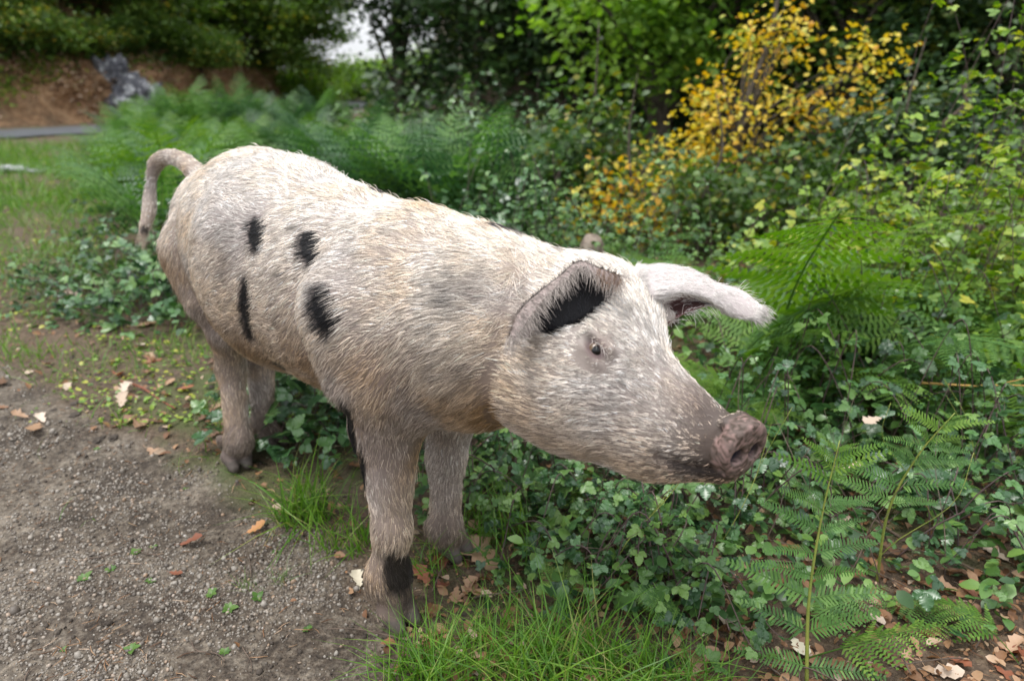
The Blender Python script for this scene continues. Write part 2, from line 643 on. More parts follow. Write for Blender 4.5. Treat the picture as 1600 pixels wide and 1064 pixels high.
# ears: thick curved sheets
def ear_sheet(rows, nu=22, nv=26, thick=.0042):
    rows = np.array(rows)                                     # (u, v, 3)
    g = np.stack([spline(rows[:, j], nu) for j in range(rows.shape[1])], 1)
    g = np.stack([spline(g[i], nv) for i in range(nu)], 0)
    du = np.gradient(g, axis=0)
    dv = np.gradient(g, axis=1)
    nn = nrm(np.cross(du, dv))
    for _ in range(2):
        nn = nrm(nn + np.roll(nn, 1, 0) * .3 + np.roll(nn, -1, 0) * .3)
    vv = np.linspace(0, 1, nv)[None, :, None]
    uu = np.linspace(0, 1, nu)[:, None, None]
    th = thick * (.35 + .65 * np.minimum(1, 5 * np.minimum(vv, 1 - vv))) * (1 - .45 * uu)
    a, b = g + nn * th * .5, g - nn * th * .5
    V = np.concatenate([a.reshape(-1, 3), b.reshape(-1, 3)])
    n = nu * nv
    i, j = np.meshgrid(np.arange(nu - 1), np.arange(nv - 1), indexing='ij')
    k = (i * nv + j).ravel()
    Q = [np.stack([k, k + nv, k + nv + 1, k + 1], 1), np.stack([k + n, k + n + 1, k + n + nv + 1, k + n + nv], 1)]
    for e in (np.arange(nv), (nu - 1) * nv + np.arange(nv), np.arange(nu) * nv, np.arange(nu) * nv + nv - 1):
        Q.append(np.stack([e[:-1], e[1:], e[1:] + n, e[:-1] + n], 1))
    flow = nrm(np.concatenate([du.reshape(-1, 3)] * 2))
    side = np.r_[np.zeros(n), np.ones(n)]
    uv = np.stack([np.repeat(np.linspace(0, 1, nu), nv), np.tile(np.linspace(0, 1, nv), nu)], 1)
    return V, np.concatenate(Q), flow, side, np.concatenate([uv, uv])


def zat(px, py, z):
    return CC + ray(px, py) * z


def zh(px, py, dz):
    p = hit(px, py)
    return CC + ray(px, py) * ((p - CC) @ CF + dz)


zr = [(hit(*q) - CC) @ CF for q in ((838, 515), (850, 512), (885, 514), (925, 490), (948, 470))]
near_rows = [[zat(838, 525, zr[0] + .012), zat(846, 515, zr[1] + .012), zat(882, 515, zr[2] + .014), zat(925, 492, zr[3] + .014), zat(952, 470, zr[4] + .012)],
             [zat(812, 528, zr[0] - .008), zat(822, 500, zr[1] + .004), zat(860, 474, zr[2] + .020), zat(912, 440, zr[3] + .020), zat(962, 450, zr[4] + .004)],
             [zat(797, 527, zr[0] - .022), zat(812, 487, zr[1] - .006), zat(848, 455, zr[2] + .004), zat(905, 411, zr[3] + .006), zat(966, 431, zr[4] - .012)],
             [zat(799, 529, zr[0] - .030), zat(818, 488, zr[1] - .022), zat(853, 454, zr[2] - .010), zat(906, 413, zr[3] - .008), zat(969, 436, zr[4] - .022)],
             [zat(804, 531, zr[0] - .034), zat(828, 497, zr[1] - .030), zat(857, 461, zr[2] - .016), zat(908, 419, zr[3] - .013), zat(964, 449, zr[4] - .027)]]
zf = (hit(1000, 450) - CC) @ CF
far_rows = [[zat(992, 418, zf + .075), zat(994, 428, zf + .02), zat(1002, 470, zf + .012), zat(1018, 500, zf + .05), zat(1030, 512, zf + .035)],
            [zat(1035, 413, zf + .09), zat(1030, 424, zf + .05), zat(1030, 462, zf + .01), zat(1042, 482, zf + .085), zat(1052, 500, zf + .045)],
            [zat(1080, 421, zf + .10), zat(1072, 436, zf + .06), zat(1066, 456, zf + .03), zat(1074, 470, zf + .085), zat(1080, 486, zf + .060)],
            [zat(1118, 441, zf + .10), zat(1112, 450, zf + .075), zat(1106, 466, zf + .055), zat(1110, 472, zf + .085), zat(1112, 477, zf + .075)],
            [zat(1158, 453, zf + .10), zat(1150, 466, zf + .085), zat(1142, 488, zf + .080), zat(1139, 490, zf + .092), zat(1136, 486, zf + .098)],
            [zat(1190, 478, zf + .085), zat(1187, 484, zf + .082), zat(1178, 497, zf + .082), zat(1173, 497, zf + .088), zat(1168, 494, zf + .092)]]
near_rows = [[r_[0], r_[1], r_[2], (r_[2] + r_[3]) / 2, r_[3], (r_[3] + r_[4]) / 2, r_[4]] for r_ in near_rows]
EAR = [ear_sheet(near_rows), ear_sheet(far_rows)]
nb = len(pV)
allV, allQ = [pV], [pQ]
off = nb
for e in EAR:
    allV.append(e[0])
    allQ.append(e[1] + off)
    off += len(e[0])
allV, allQ = np.concatenate(allV), np.concatenate(allQ)
ear_side = np.concatenate([np.zeros(nb) - 1, EAR[0][3], EAR[1][3] + 2])       # -1 body, 0/1 near ear faces, 2/3 far ear faces
ear_uv = np.concatenate([np.zeros((nb, 2)), EAR[0][4], EAR[1][4]])
ear_flow = np.concatenate([np.zeros((nb, 3)), EAR[0][2], EAR[1][2]])
fn = nrm(np.cross(allV[allQ[:, 2]] - allV[allQ[:, 0]], allV[allQ[:, 3]] - allV[allQ[:, 1]]))
vN = np.zeros_like(allV)
for k in range(4):
    np.add.at(vN, allQ[:, k], fn)
vN = nrm(vN)

# coat colours: pigment, mud and staining of the animal, plus shade painted low down
SPOTS = [(402, 366, 13, 27, -.35, 1), (485, 388, 15, 22, -.35, 1), (384, 478, 11, 44, .12, 1), (507, 484, 19, 38, -.25, 1), (437, 428, 8, 12, -.4, .55), (466, 354, 13, 9, .2, .5),
         (722, 452, 48, 40, -.5, .45), (800, 362, 26, 7, .3, .95), (604, 304, 20, 5, .2, .9), (880, 390, 10, 6, .4, .7), (622, 893, 22, 32, .1, .93), (640, 930, 9, 20, 0, .6), (550, 690, 9, 62, .12, 1),
         (226, 358, 5, 5, 0, .9), (562, 742, 9, 40, .2, 1), (640, 620, 40, 30, .3, .28), (433, 500, 6, 12, 0, .5), (700, 560, 60, 36, .3, .30), (352, 400, 22, 60, .1, .30), (440, 572, 16, 6, .3, .9)]
SP3 = []
for (a, b, rx, ry, ro, st) in SPOTS:
    h_ = hit(a, b)
    SP3.append((h_, rx, ry, ro, st, (h_ - CC) @ CF))


def sstep(a, b, x):
    t = np.clip((x - a) / (b - a), 0, 1)
    return t * t * (3 - 2 * t)


SNTOP = hit(1098, 640)


def coat(P, Nn):
    n1 = fbm(P, 9, 3)
    n2 = fbm(P, 34, 8)
    n3 = fbm(P, 120, 21, 2)
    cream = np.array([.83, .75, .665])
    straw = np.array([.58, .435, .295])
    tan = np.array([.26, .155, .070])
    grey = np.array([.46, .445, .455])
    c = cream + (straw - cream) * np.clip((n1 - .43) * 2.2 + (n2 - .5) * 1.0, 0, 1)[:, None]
    # straw stain plus painted underside shade on the belly, the legs and the throat
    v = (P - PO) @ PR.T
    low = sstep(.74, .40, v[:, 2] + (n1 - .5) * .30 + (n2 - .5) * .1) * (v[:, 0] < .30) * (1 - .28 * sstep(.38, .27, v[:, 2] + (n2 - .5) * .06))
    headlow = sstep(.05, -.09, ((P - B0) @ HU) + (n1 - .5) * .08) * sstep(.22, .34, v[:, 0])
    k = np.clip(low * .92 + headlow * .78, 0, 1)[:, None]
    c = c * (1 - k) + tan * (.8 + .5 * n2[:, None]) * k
    g = np.clip((fbm(P, 7, 40) - .52) * 2.6, 0, .4)[:, None]
    g = np.maximum(g, .5 * np.exp(-((P - eye_s + PZ * .05 - HX * .03) ** 2).sum(1) / .06 ** 2)[:, None])
    c = c * (1 - g) + grey * (.75 + .5 * n3[:, None]) * g
    # brown muzzle, dirty snout
    ms = np.exp(-(((P - SNTOP) ** 2).sum(1)) / .052 ** 2) * .95
    al = (P - S0) @ HX
    ms = np.maximum(ms, sstep(-.075, -.01, al + (n2 - .5) * .05) * (v[:, 0] > .35))[:, None] * .88
    c = c * (1 - ms) + np.array([.17, .11, .07]) * (.6 + .8 * n2[:, None]) * ms
    # mud on the lower legs
    mud = (sstep(.17, .05, v[:, 2] + (n2 - .5) * .10) * (v[:, 2] < .22))[:, None] * .75
    c = c * (1 - mud) + np.array([.13, .095, .07]) * mud
    for a, b in zip(mouth[:-1], mouth[1:]):
        md = sstep(.016, .004, rcone(P, a, b, .003, .003) + (n2 - .5) * .012)[:, None] * .5
        c = c * (1 - md) + np.array([.05, .035, .03]) * md
    for h_, rx, ry, ro, st, z in SP3:
        d = P - h_
        x = d @ CR * F_PX / z
        y = -(d @ CU) * F_PX / z
        ca, sa = math.cos(ro), math.sin(ro)
        xx, yy = (x * ca + y * sa) / (rx * 1.30), (-x * sa + y * ca) / (ry * 1.30)
        q = np.sqrt(xx * xx + yy * yy) + (n2 - .5) * .85 + (n1 - .5) * .5 + (n3 - .5) * .25
        m = (sstep(1.15, .78, q) if st > .7 else sstep(1.3, .2, q)) * st * (np.abs(d @ CF) < .09) * (np.linalg.norm(d, axis=1) < .13)
        c = c * (1 - m[:, None]) + np.array([.012, .011, .012]) * m[:, None]
    return np.clip(c * (.82 + .36 * n3[:, None]), .004, .9)


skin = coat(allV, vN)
skin[:nb] = skin[:nb] * .26 + np.array([.30, .22, .20]) * .30 * np.minimum(1, skin[:nb].mean(1, keepdims=True) * 4)
mzs = sstep(-.11, -.03, (allV[:nb] - S0) @ HX)[:, None] * (((allV[:nb] - PO) @ PX)[:, None] > .3)
skin[:nb] *= 1 - .5 * mzs
dsk = disc_d(allV[:nb])
bare = dsk < .004
dn = fbm(allV[:nb], 300, 5) * .6 + fbm(allV[:nb], 70, 6) * .4
dm = np.clip((dn - .40) * 7, 0, .95)[:, None]
dcol = np.array([.27, .175, .155]) * (1 - dm) + np.array([.105, .078, .066]) * dm
dg = np.clip((np.maximum(vnoise(allV[:nb], 420, 9), vnoise(allV[:nb], 200, 19)) - .62) * 8, 0, 1)[:, None]
dcol = dcol * (1 - dg) + np.array([.05, .035, .025]) * dg
skin[:nb][bare] = dcol[bare]
for s in (-1, 1):
    nd = np.linalg.norm(allV[:nb] - (SC + SLt * s * .0155 - SUp * .005 - SN * .004), axis=1)
    m = sstep(.017, .010, nd)[:, None]
    skin[:nb] = skin[:nb] * (1 - m) + np.array([.035, .032, .045]) * m
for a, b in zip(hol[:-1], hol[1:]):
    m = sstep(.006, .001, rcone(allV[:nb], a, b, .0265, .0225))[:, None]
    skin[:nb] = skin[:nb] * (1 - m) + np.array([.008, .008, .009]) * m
pv = (allV - PO) @ PR.T
hoof = (pv[:, 2] < .034) & (ear_side < 0)
skin[hoof] = np.array([.085, .07, .06]) * (.6 + .8 * fbm(allV[hoof], 90, 2)[:, None])
es_ = ear_side
inner = (es_ == 0) | (es_ == 1)
u_, v_ = ear_uv[:, 0], ear_uv[:, 1]
nearin = es_ == 1
skin[inner] = np.array([.30, .24, .22])
blk = inner & (u_ < .66) & (v_ > .14)
skin[blk] = np.array([.010, .009, .010])
skin[es_ >= 2] = np.array([.46, .40, .385])
skin[(es_ >= 2) & (v_ > .55) & (u_ < .55)] = np.array([.16, .085, .08])
for es, en, ef, eu in EYES:
    nd = np.linalg.norm(allV[:nb] - es, axis=1)
    m = sstep(.019, .010, nd)[:, None] * .85
    skin[:nb] = skin[:nb] * (1 - m) + np.array([.13, .085, .085]) * m

# material
m_skin, n, l = mat('pig_skin')
a_ = N(n, 'ShaderNodeAttribute', attribute_name='colr')
g_ = N(n, 'ShaderNodeNewGeometry')
t_ = N(n, 'ShaderNodeTexNoise', Scale=260, Detail=4)
b_ = N(n, 'ShaderNodeBump', Strength=.3, Distance=.0015)
p_ = N(n, 'ShaderNodeBsdfPrincipled', Roughness=.6)
p_.inputs['Specular IOR Level'].default_value = .22
o_ = N(n, 'ShaderNodeOutputMaterial')
l.new(g_.outputs['Position'], t_.inputs['Vector'])
l.new(t_.outputs['Fac'], b_.inputs['Height'])
l.new(b_.outputs['Normal'], p_.inputs['Normal'])
l.new(a_.outputs['Color'], p_.inputs['Base Color'])
l.new(p_.outputs[0], o_.inputs['Surface'])

pig = thing('pig', 'large cream pig with black spots and floppy ears standing on the verge', 'pig', PO)
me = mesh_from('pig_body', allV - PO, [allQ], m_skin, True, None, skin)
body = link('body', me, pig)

# eyes
m_eye, n, l = mat('eye_surface')
tc_ = N(n, 'ShaderNodeTexCoord')
sp_ = N(n, 'ShaderNodeSeparateXYZ')
rp_ = ramp(n, [(.0, (.45, .36, .33)), (.60, (.40, .32, .28)), (.66, (.10, .06, .035)), (.84, (.13, .08, .04)), (.88, (.004, .004, .004))])
p_ = N(n, 'ShaderNodeBsdfPrincipled', Roughness=.08)
o_ = N(n, 'ShaderNodeOutputMaterial')
mp_ = N(n, 'ShaderNodeMath', operation='MULTIPLY_ADD')
mp_.inputs[1].default_value = .5
mp_.inputs[2].default_value = .5
l.new(tc_.outputs['Object'], sp_.inputs[0])
mm_ = N(n, 'ShaderNodeMath', operation='DIVIDE')
mm_.inputs[1].default_value = .0115
l.new(sp_.outputs['Z'], mm_.inputs[0])
l.new(mm_.outputs[0], mp_.inputs[0])
l.new(mp_.outputs[0], rp_.inputs['Fac'])
l.new(rp_.outputs['Color'], p_.inputs['Base Color'])
l.new(p_.outputs[0], o_.inputs['Surface'])


def uv_sphere(r, nu=20, nv=12):
    th = np.linspace(0, math.pi, nv + 1)[1:-1]
    ph = np.linspace(0, 2 * math.pi, nu, endpoint=False)
    V = [np.array([[0, 0, r]])]
    V.append(np.stack([np.outer(np.sin(th), np.cos(ph)), np.outer(np.sin(th), np.sin(ph)), np.outer(np.cos(th), np.ones(nu))], -1).reshape(-1, 3) * r)
    V.append(np.array([[0, 0, -r]]))
    V = np.concatenate(V)
    Q, T = [], []
    for i in range(nv - 2):
        for j in range(nu):
            a, b = 1 + i * nu + j, 1 + i * nu + (j + 1) % nu
            Q.append((a, a + nu, b + nu, b))
    for j in range(nu):
        T.append((0, 1 + j, 1 + (j + 1) % nu))
        e = 1 + (nv - 2) * nu
        T.append((len(V) - 1, e + (j + 1) % nu, e + j))
    return V, [np.array(Q), np.array(T)]


sv, sp2 = uv_sphere(.0115)
eye_me = mesh_from('pig_eye', sv, sp2, m_eye, True)
for es, en, ef, eu in EYES:
    eo = link('eye', eye_me, pig, es - en * .0078 - PO)
    eo.rotation_mode = 'QUATERNION'
    eo.rotation_quaternion = Vector(nrm(en * .8 + ef * .25 - PZ * .15)).to_track_quat('Z', 'Y')

# ---- fur as hair curves
NH = 300000
tri = np.concatenate([allQ[:, [0, 1, 2]], allQ[:, [0, 2, 3]]])
ar = .5 * np.linalg.norm(np.cross(allV[tri[:, 1]] - allV[tri[:, 0]], allV[tri[:, 2]] - allV[tri[:, 0]]), axis=1)
cen = allV[tri].mean(1)
tocam = nrm(CC - cen)
tn = nrm(np.cross(allV[tri[:, 1]] - allV[tri[:, 0]], allV[tri[:, 2]] - allV[tri[:, 0]]))
hv = (cen - PO) @ PR.T
wt = ar * np.where(ear_side[tri[:, 0]] >= 2, 2.2, 1.0) * np.where(hv[:, 0] > .2, 1.9, 1.0) * np.where((hv[:, 0] > .40), 1.5, 1.0)                                    # finer, denser coat on the head
ti = rng.choice(len(tri), NH, p=wt / wt.sum())
r1, r2 = rng.random(NH), rng.random(NH)
fl = r1 + r2 > 1
r1[fl], r2[fl] = 1 - r1[fl], 1 - r2[fl]
bw = np.stack([1 - r1 - r2, r1, r2], 1)
root = (allV[tri[ti]] * bw[..., None]).sum(1)
rn = nrm((vN[tri[ti]] * bw[..., None]).sum(1))
side = ear_side[tri[ti, 0]]
euv = (ear_uv[tri[ti]] * bw[..., None]).sum(1)
eflow = (ear_flow[tri[ti]] * bw[..., None]).sum(1)
HP = [p for p in PRIM if p['op'] == 1]
wsum = np.zeros(NH)
flow = np.zeros((NH, 3))
leng = np.zeros(NH)
for p in HP:
    ww = np.exp(-np.clip(pdist(p, root), -.01, 1) / .018)
    wsum += ww
    flow += ww[:, None] * p['flow']
    leng += ww * p['len']
flow = nrm(flow)
leng /= wsum
onear = side >= 0
flow[onear] = nrm(eflow[onear])
leng[onear] = .0125
# no hair on the disc, hooves, nostrils, eyeball opening; short on the muzzle
al = (root - S0) @ HX
rvp = (root - PO) @ PR.T
leng *= np.where(rvp[:, 0] > .3, 1 - .30 * sstep(-.16, -.03, al), 1)
hold = np.full(NH, 1.0)
for a, b in zip(hol[:-1], hol[1:]):
    hold = np.minimum(hold, rcone(root, a, b, .0265, .0225))
keep = (disc_d(root) > .003) & (rvp[:, 2] > .030) & ((hold > .003) | (side >= 0))
for es, en, ef, eu in EYES:
    q = root - es
    keep &= ~((np.abs(q @ ef) < .021) & (np.abs(q @ eu + .001) < .0085) & (np.linalg.norm(q, axis=1) < .03))
    leng *= np.where((np.linalg.norm(q - ef * .008, axis=1) < .027), .45, 1)
blackin = ((side == 0) | (side == 1)) & (euv[:, 0] < .55) & (euv[:, 1] > .2)
keep &= ~(blackin & (rng.random(NH) < .45))
keep &= ~((side >= 2) & (euv[:, 1] > .55) & (euv[:, 0] < .5) & (rng.random(NH) < .8))
root, rn, flow, leng, side, euv = [x[keep] for x in (root, rn, flow, leng, side, euv)]
NH = len(root)
# whorls and waves in the lie of the coat
wob = np.stack([fbm(root, 11, 60) - .5, fbm(root, 11, 70) - .5, fbm(root, 11, 80) - .5], 1)
wob2 = np.stack([fbm(root, 60, 61, 2) - .5, fbm(root, 60, 71, 2) - .5, fbm(root, 60, 81, 2) - .5], 1)
flow = flow + wob * 1.25 + wob2 * .75 + rng.normal(0, .13, (NH, 3))
flow = nrm(flow - rn * (flow * rn).sum(1, keepdims=True))
pvr = (root - PO) @ PR.T
crest = sstep(.72, .80, pvr[:, 2]) * (np.abs(pvr[:, 1]) < .1) * (side < 0)
lift = .13 + .20 * rng.random(NH) ** 2 + .22 * crest * rng.random(NH)
leng = leng * (.65 + .6 * rng.random(NH)) * (1 + .35 * crest)
stray = rng.random(NH) < .012
lift = lift + .09 * (pvr[:, 0] > .30) * (side < 0)
lift = np.where(stray, lift + .35, lift)
leng = np.where(stray, leng * 1.3, leng)
# clumps: strands lean to a shared centre
CSZ = .0072
cell = np.floor(root / CSZ + wob2 * 1.2)
cj = [hash3(cell[:, 0], cell[:, 1], cell[:, 2], s) for s in (1, 2, 3)]
cc_ = (cell + .5 + (np.stack(cj, 1) - .5) * .5 - wob2 * 1.2) * CSZ
pull = cc_ - root
pull = pull - rn * (pull * rn).sum(1, keepdims=True)
K = 5
tt = np.linspace(0, 1, K)
pos = np.zeros((NH, K, 3), np.float32)
for i, t in enumerate(tt):
    f = flow * (t * np.cos(lift))[:, None] if np.isscalar(t) else None
    up = rn * (np.sin(lift) * (t - .55 * t * t))[:, None]
    pos[:, i] = root - rn * .001 + (f + up) * leng[:, None] + pull * (t ** 1.2 * .70) + np.array([0, 0, -.07]) * leng[:, None] * t * t
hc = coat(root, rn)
rr = rng.random((NH, 1))
clb = hash3(cell[:, 0], cell[:, 1], cell[:, 2], 9)[:, None]
mz = sstep(-.10, -.03, (root - S0) @ HX)[:, None] * (pvr[:, :1] > .3)
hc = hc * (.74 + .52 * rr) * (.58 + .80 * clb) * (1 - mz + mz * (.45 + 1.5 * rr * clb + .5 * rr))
pale = (rng.random(NH) < .14) & (hc.mean(1) > .10)
hc[pale] = np.clip(hc[pale] * 1.35 + .10, 0, .88)
nearlip = ((side == 0) | (side == 1))
hc[nearlip] = np.array([.36, .31, .28]) * (.25 + 1.2 * rng.random((nearlip.sum(), 1)))
tipm = nearlip & (euv[:, 1] > .78) & (euv[:, 0] > .5)
hc[tipm] = np.array([.20, .13, .09]) * (.5 + rng.random((tipm.sum(), 1)))
fe = side >= 2
hc[fe] = np.array([.74, .69, .65]) * (.65 + .5 * rng.random((fe.sum(), 1)))
bi = nearlip & (euv[:, 0] < .55) & (euv[:, 1] > .2)
hc[bi] = np.array([.022, .022, .026]) * (.5 + 1.2 * rng.random((bi.sum(), 1)))
m_hair, n, l = mat('pig_hair')
a_ = N(n, 'ShaderNodeAttribute', attribute_name='colr')
p_ = N(n, 'ShaderNodeBsdfPrincipled', Roughness=.42)
p_.inputs['Specular IOR Level'].default_value = .35
o_ = N(n, 'ShaderNodeOutputMaterial')
l.new(a_.outputs['Color'], p_.inputs['Base Color'])
l.new(p_.outputs[0], o_.inputs['Surface'])


def hair_object(name, pos, hc, rad, parent):
    nh, k = pos.shape[:2]
    cv = bpy.data.hair_curves.new(name)
    cv.add_curves([k] * nh)
    cv.attributes['position'].data.foreach_set('vector', pos.reshape(-1).astype(np.float32))
    ra = cv.attributes.get('radius') or cv.attributes.new('radius', 'FLOAT', 'POINT')
    taper = 1 - .75 * np.linspace(0, 1, k) ** 1.6
    ra.data.foreach_set('value', (rad[:, None] * taper[None]).ravel().astype(np.float32))
    ca = cv.attributes.new('colr', 'FLOAT_COLOR', 'CURVE')
    c4 = np.ones((nh, 4), np.float32)
    c4[:, :3] = hc
    ca.data.foreach_set('color', c4.ravel())
    cv.materials.append(m_hair)
    return link(name, cv, parent)


rad = np.where(pvr[:, 0] > .25, .00030, .00038) * (.7 + .6 * rng.random(NH))
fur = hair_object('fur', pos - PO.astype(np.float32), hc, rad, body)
fur['kind'] = 'stuff'
# pale lashes over the eyes, tail tuft, hairs along the ear rims
lp, lc = [], []
for es, en, ef, eu in EYES:
    for i in range(16):
        a = rng.uniform(-.013, .013)
        b = es + ef * a + eu * (.0055 - 12 * a * a) + en * .006
        d = nrm(en * 1.0 + eu * rng.uniform(-.5, .15) + ef * rng.uniform(-.2, .5))
        L_ = rng.uniform(.010, .019)
        lp.append([b, b + d * L_ * .35, b + d * L_ * .65 - PZ * .001, b + d * L_ * .85 - PZ * .003, b + d * L_ - PZ * .006])
        lc.append(np.array([.62, .55, .50]) * rng.uniform(.6, 1.1))
tp = [tp[0], tp[-4], tp[-1]]
tt0, td = tp[-1], nrm(tp[-1] - tp[-2])
for i in range(260):
    b = tp[-2] + (tt0 - tp[-2]) * rng.random() * 1.1 + rng.normal(0, .006, 3)
    d = nrm(td * 1.2 + rng.normal(0, .22, 3) - PZ * .4)
    L_ = rng.uniform(.02, .055)
    lp.append([b + d * L_ * q - PZ * .01 * q * q for q in (0, .25, .5, .75, 1)])
    lc.append(np.array([.55, .43, .34]) * rng.uniform(.5, 1.1))
for ei, e in enumerate(EAR):
    g = e[0][:len(e[0]) // 2].reshape(22, 26, 3)
    fl_ = e[2][:len(e[0]) // 2].reshape(22, 26, 3)
    for i in range(420):
        r_ = rng.random()
        if r_ < .6:
            a, b = 21, rng.integers(0, 26)
            d0 = fl_[a, b]
        elif r_ < .8:
            a, b = rng.integers(4, 22), 0
            d0 = fl_[a, b] * .5 + nrm(g[a, 0] - g[a, 1]) * .6
        else:
            a, b = rng.integers(4, 22), 25
            d0 = fl_[a, b] * .5 + nrm(g[a, 25] - g[a, 24]) * .6
        d = nrm(d0 + rng.normal(0, .28, 3))
        L_ = rng.uniform(.010, .026)
        p0 = g[a, b] + rng.normal(0, .002, 3)
        lp.append([p0 + d * L_ * q - PZ * .005 * q * q for q in (0, .25, .5, .75, 1)])
        lc.append((np.array([.66, .60, .57]) if ei else np.array([.42, .36, .32])) * rng.uniform(.6, 1.15))
lp = np.array(lp)
ls = hair_object('long_hairs', (lp - PO).astype(np.float32), np.array(lc), np.full(len(lp), .00026), body)
ls['kind'] = 'stuff'
# ------------------------------------------------------------------ terrain
TRK_Y = np.array([-9, .55, .80, .95, 1.09, 1.37, 1.50, 1.65, 1.85, 2.05, 2.3, 2.6, 5.0])
TRK_X = np.array([-.02, -.03, -.12, -.22, -.29, -.54, -.70, -.92, -1.22, -1.52, -1.9, -3.0, -24.])


def trackw(x, y):
    """1 on the gravel, 0 on the verge"""
    P = np.stack([x, y, x * 0], -1)
    d = np.interp(y, TRK_Y, TRK_X) - x + (fbm(P, 5, 31) - .5) * .30 + (fbm(P, 18, 32) - .5) * .12
    return sstep(-.10, .10, d)


BANK = np.array([(-40, 13.2), (-22, 14.0), (-14, 15.3), (-11.4, 17.2), (-10.3, 21), (-9.8, 27), (-10.0, 34), (-14.5, 44), (-26, 58.)])
ROADC = np.array([(-60, 9.8), (-24, 11.0), (-14, 12.2), (-10.3, 13.6), (-8.5, 16.4), (-7.8, 21), (-7.4, 27), (-7.6, 34), (-12, 44), (-23, 57.)])


def hill(x, y):
    rt = sstep(-.14, .04, x / np.maximum(y, .1)) * np.maximum(0, y - 11) * .42
    lt = np.maximum(0, -8.2 - .02 * y - x) * sstep(14, 18, y) * 0
    far = np.maximum(0, y - 46) * .30 * sstep(-.15, .05, x / np.maximum(y, .1))
    return np.minimum(rt + far, 16)


def gh(x, y):
    x, y = np.asarray(x, float), np.asarray(y, float)
    P = np.stack([x, y, x * 0], -1)
    k = trackw(x, y)
    small = (fbm(P, 2.2, 51) - .5) * .05 + (fbm(P, 14, 52) - .5) * .022 * (1 - .35 * k) + (fbm(P, 55, 53, 2) - .5) * .006
    near = sstep(.16, .42, np.hypot(x + .45, y - 1.35) - .45)        # level footing under the pig
    return small * (.25 + .75 * near) - .006 * k + hill(x, y)


def sgrid(lo_, hi_, c, a, n):
    t0, t1 = np.arcsinh((lo_ - c) / a), np.arcsinh((hi_ - c) / a)
    return c + a * np.sinh(np.linspace(t0, t1, n))


gx = sgrid(-90, 90, -.2, .9, 330)
gy = sgrid(-10, 110, 1.0, .9, 330)
GX, GY = np.meshgrid(gx, gy, indexing='ij')
GZ = gh(GX, GY)
ni, nj = GX.shape
i, j = np.meshgrid(np.arange(ni - 1), np.arange(nj - 1), indexing='ij')
k = (i * nj + j).ravel()
tw = trackw(GX, GY).ravel()
m_ground, n, l = mat('ground_soil')
a_ = N(n, 'ShaderNodeAttribute', attribute_name='tint')
g_ = N(n, 'ShaderNodeNewGeometry')
n1 = N(n, 'ShaderNodeTexNoise', Scale=5.5, Detail=6, Roughness=.65)
n2 = N(n, 'ShaderNodeTexNoise', Scale=70, Detail=5, Roughness=.7)
v1 = N(n, 'ShaderNodeTexVoronoi', Scale=170)
for q in (n1, n2, v1):
    l.new(g_.outputs['Position'], q.inputs['Vector'])
soil = ramp(n, [(.30, (.045, .030, .020)), (.48, (.085, .058, .038)), (.62, (.13, .09, .058)), (.75, (.10, .085, .045))])
grav = ramp(n, [(.40, (.027, .020, .015)), (.50, (.072, .057, .044)), (.58, (.138, .117, .094)), (.70, (.245, .212, .175))])
grain = ramp(n, [(.0, (.45, .43, .40)), (.35, (.95, .93, .9)), (.7, (1.25, 1.2, 1.12)), (1, (.7, .62, .55))])
mg = N(n, 'ShaderNodeMix', data_type='RGBA', blend_type='MULTIPLY')
mg.inputs['Factor'].default_value = .85
mm = N(n, 'ShaderNodeMix', data_type='RGBA')
ad = N(n, 'ShaderNodeMath', operation='MULTIPLY_ADD')
ad.inputs[1].default_value = .5
ad.inputs[2].default_value = 0
l.new(n1.outputs['Fac'], ad.inputs[0])
l.new(n2.outputs['Fac'], soil.inputs['Fac'])
sm = N(n, 'ShaderNodeMath', operation='MULTIPLY_ADD')
sm.inputs[1].default_value = .55
l.new(n2.outputs['Fac'], sm.inputs[0])
l.new(ad.outputs[0], sm.inputs[2])
l.new(sm.outputs[0], grav.inputs['Fac'])
l.new(v1.outputs['Color'], grain.inputs['Fac'])
l.new(grav.outputs['Color'], mg.inputs['A'])
l.new(grain.outputs['Color'], mg.inputs['B'])
l.new(a_.outputs['Fac'], mm.inputs['Factor'])
n3 = N(n, 'ShaderNodeTexNoise', Scale=1.7, Detail=5, Roughness=.6)
l.new(g_.outputs['Position'], n3.inputs['Vector'])
mfac = N(n, 'ShaderNodeMath', operation='MULTIPLY_ADD', use_clamp=True)
mfac.inputs[1].default_value = 6
mfac.inputs[2].default_value = -3.0
l.new(n3.outputs['Fac'], mfac.inputs[0])
moss = N(n, 'ShaderNodeMix', data_type='RGBA')
moss.inputs['B'].default_value = (.055, .085, .018, 1)
l.new(mfac.outputs[0], moss.inputs['Factor'])
l.new(soil.outputs['Color'], moss.inputs['A'])
l.new(moss.outputs['Result'], mm.inputs['A'])
l.new(mg.outputs['Result'], mm.inputs['B'])
bp = N(n, 'ShaderNodeBump', Strength=.8, Distance=.006)
bp2 = N(n, 'ShaderNodeBump', Strength=.7, Distance=.004)
l.new(n2.outputs['Fac'], bp.inputs['Height'])
l.new(v1.outputs['Distance'], bp2.inputs['Height'])
l.new(bp.outputs['Normal'], bp2.inputs['Normal'])
p_ = N(n, 'ShaderNodeBsdfPrincipled', Roughness=.8)
p_.inputs['Specular IOR Level'].default_value = .3
o_ = N(n, 'ShaderNodeOutputMaterial')
l.new(mm.outputs['Result'], p_.inputs['Base Color'])
l.new(bp2.outputs['Normal'], p_.inputs['Normal'])
l.new(p_.outputs[0], o_.inputs['Surface'])
gme = mesh_from('ground', np.stack([GX, GY, GZ], -1).reshape(-1, 3), [np.stack([k, k + nj, k + nj + 1, k + 1], 1)], m_ground, True, tw)
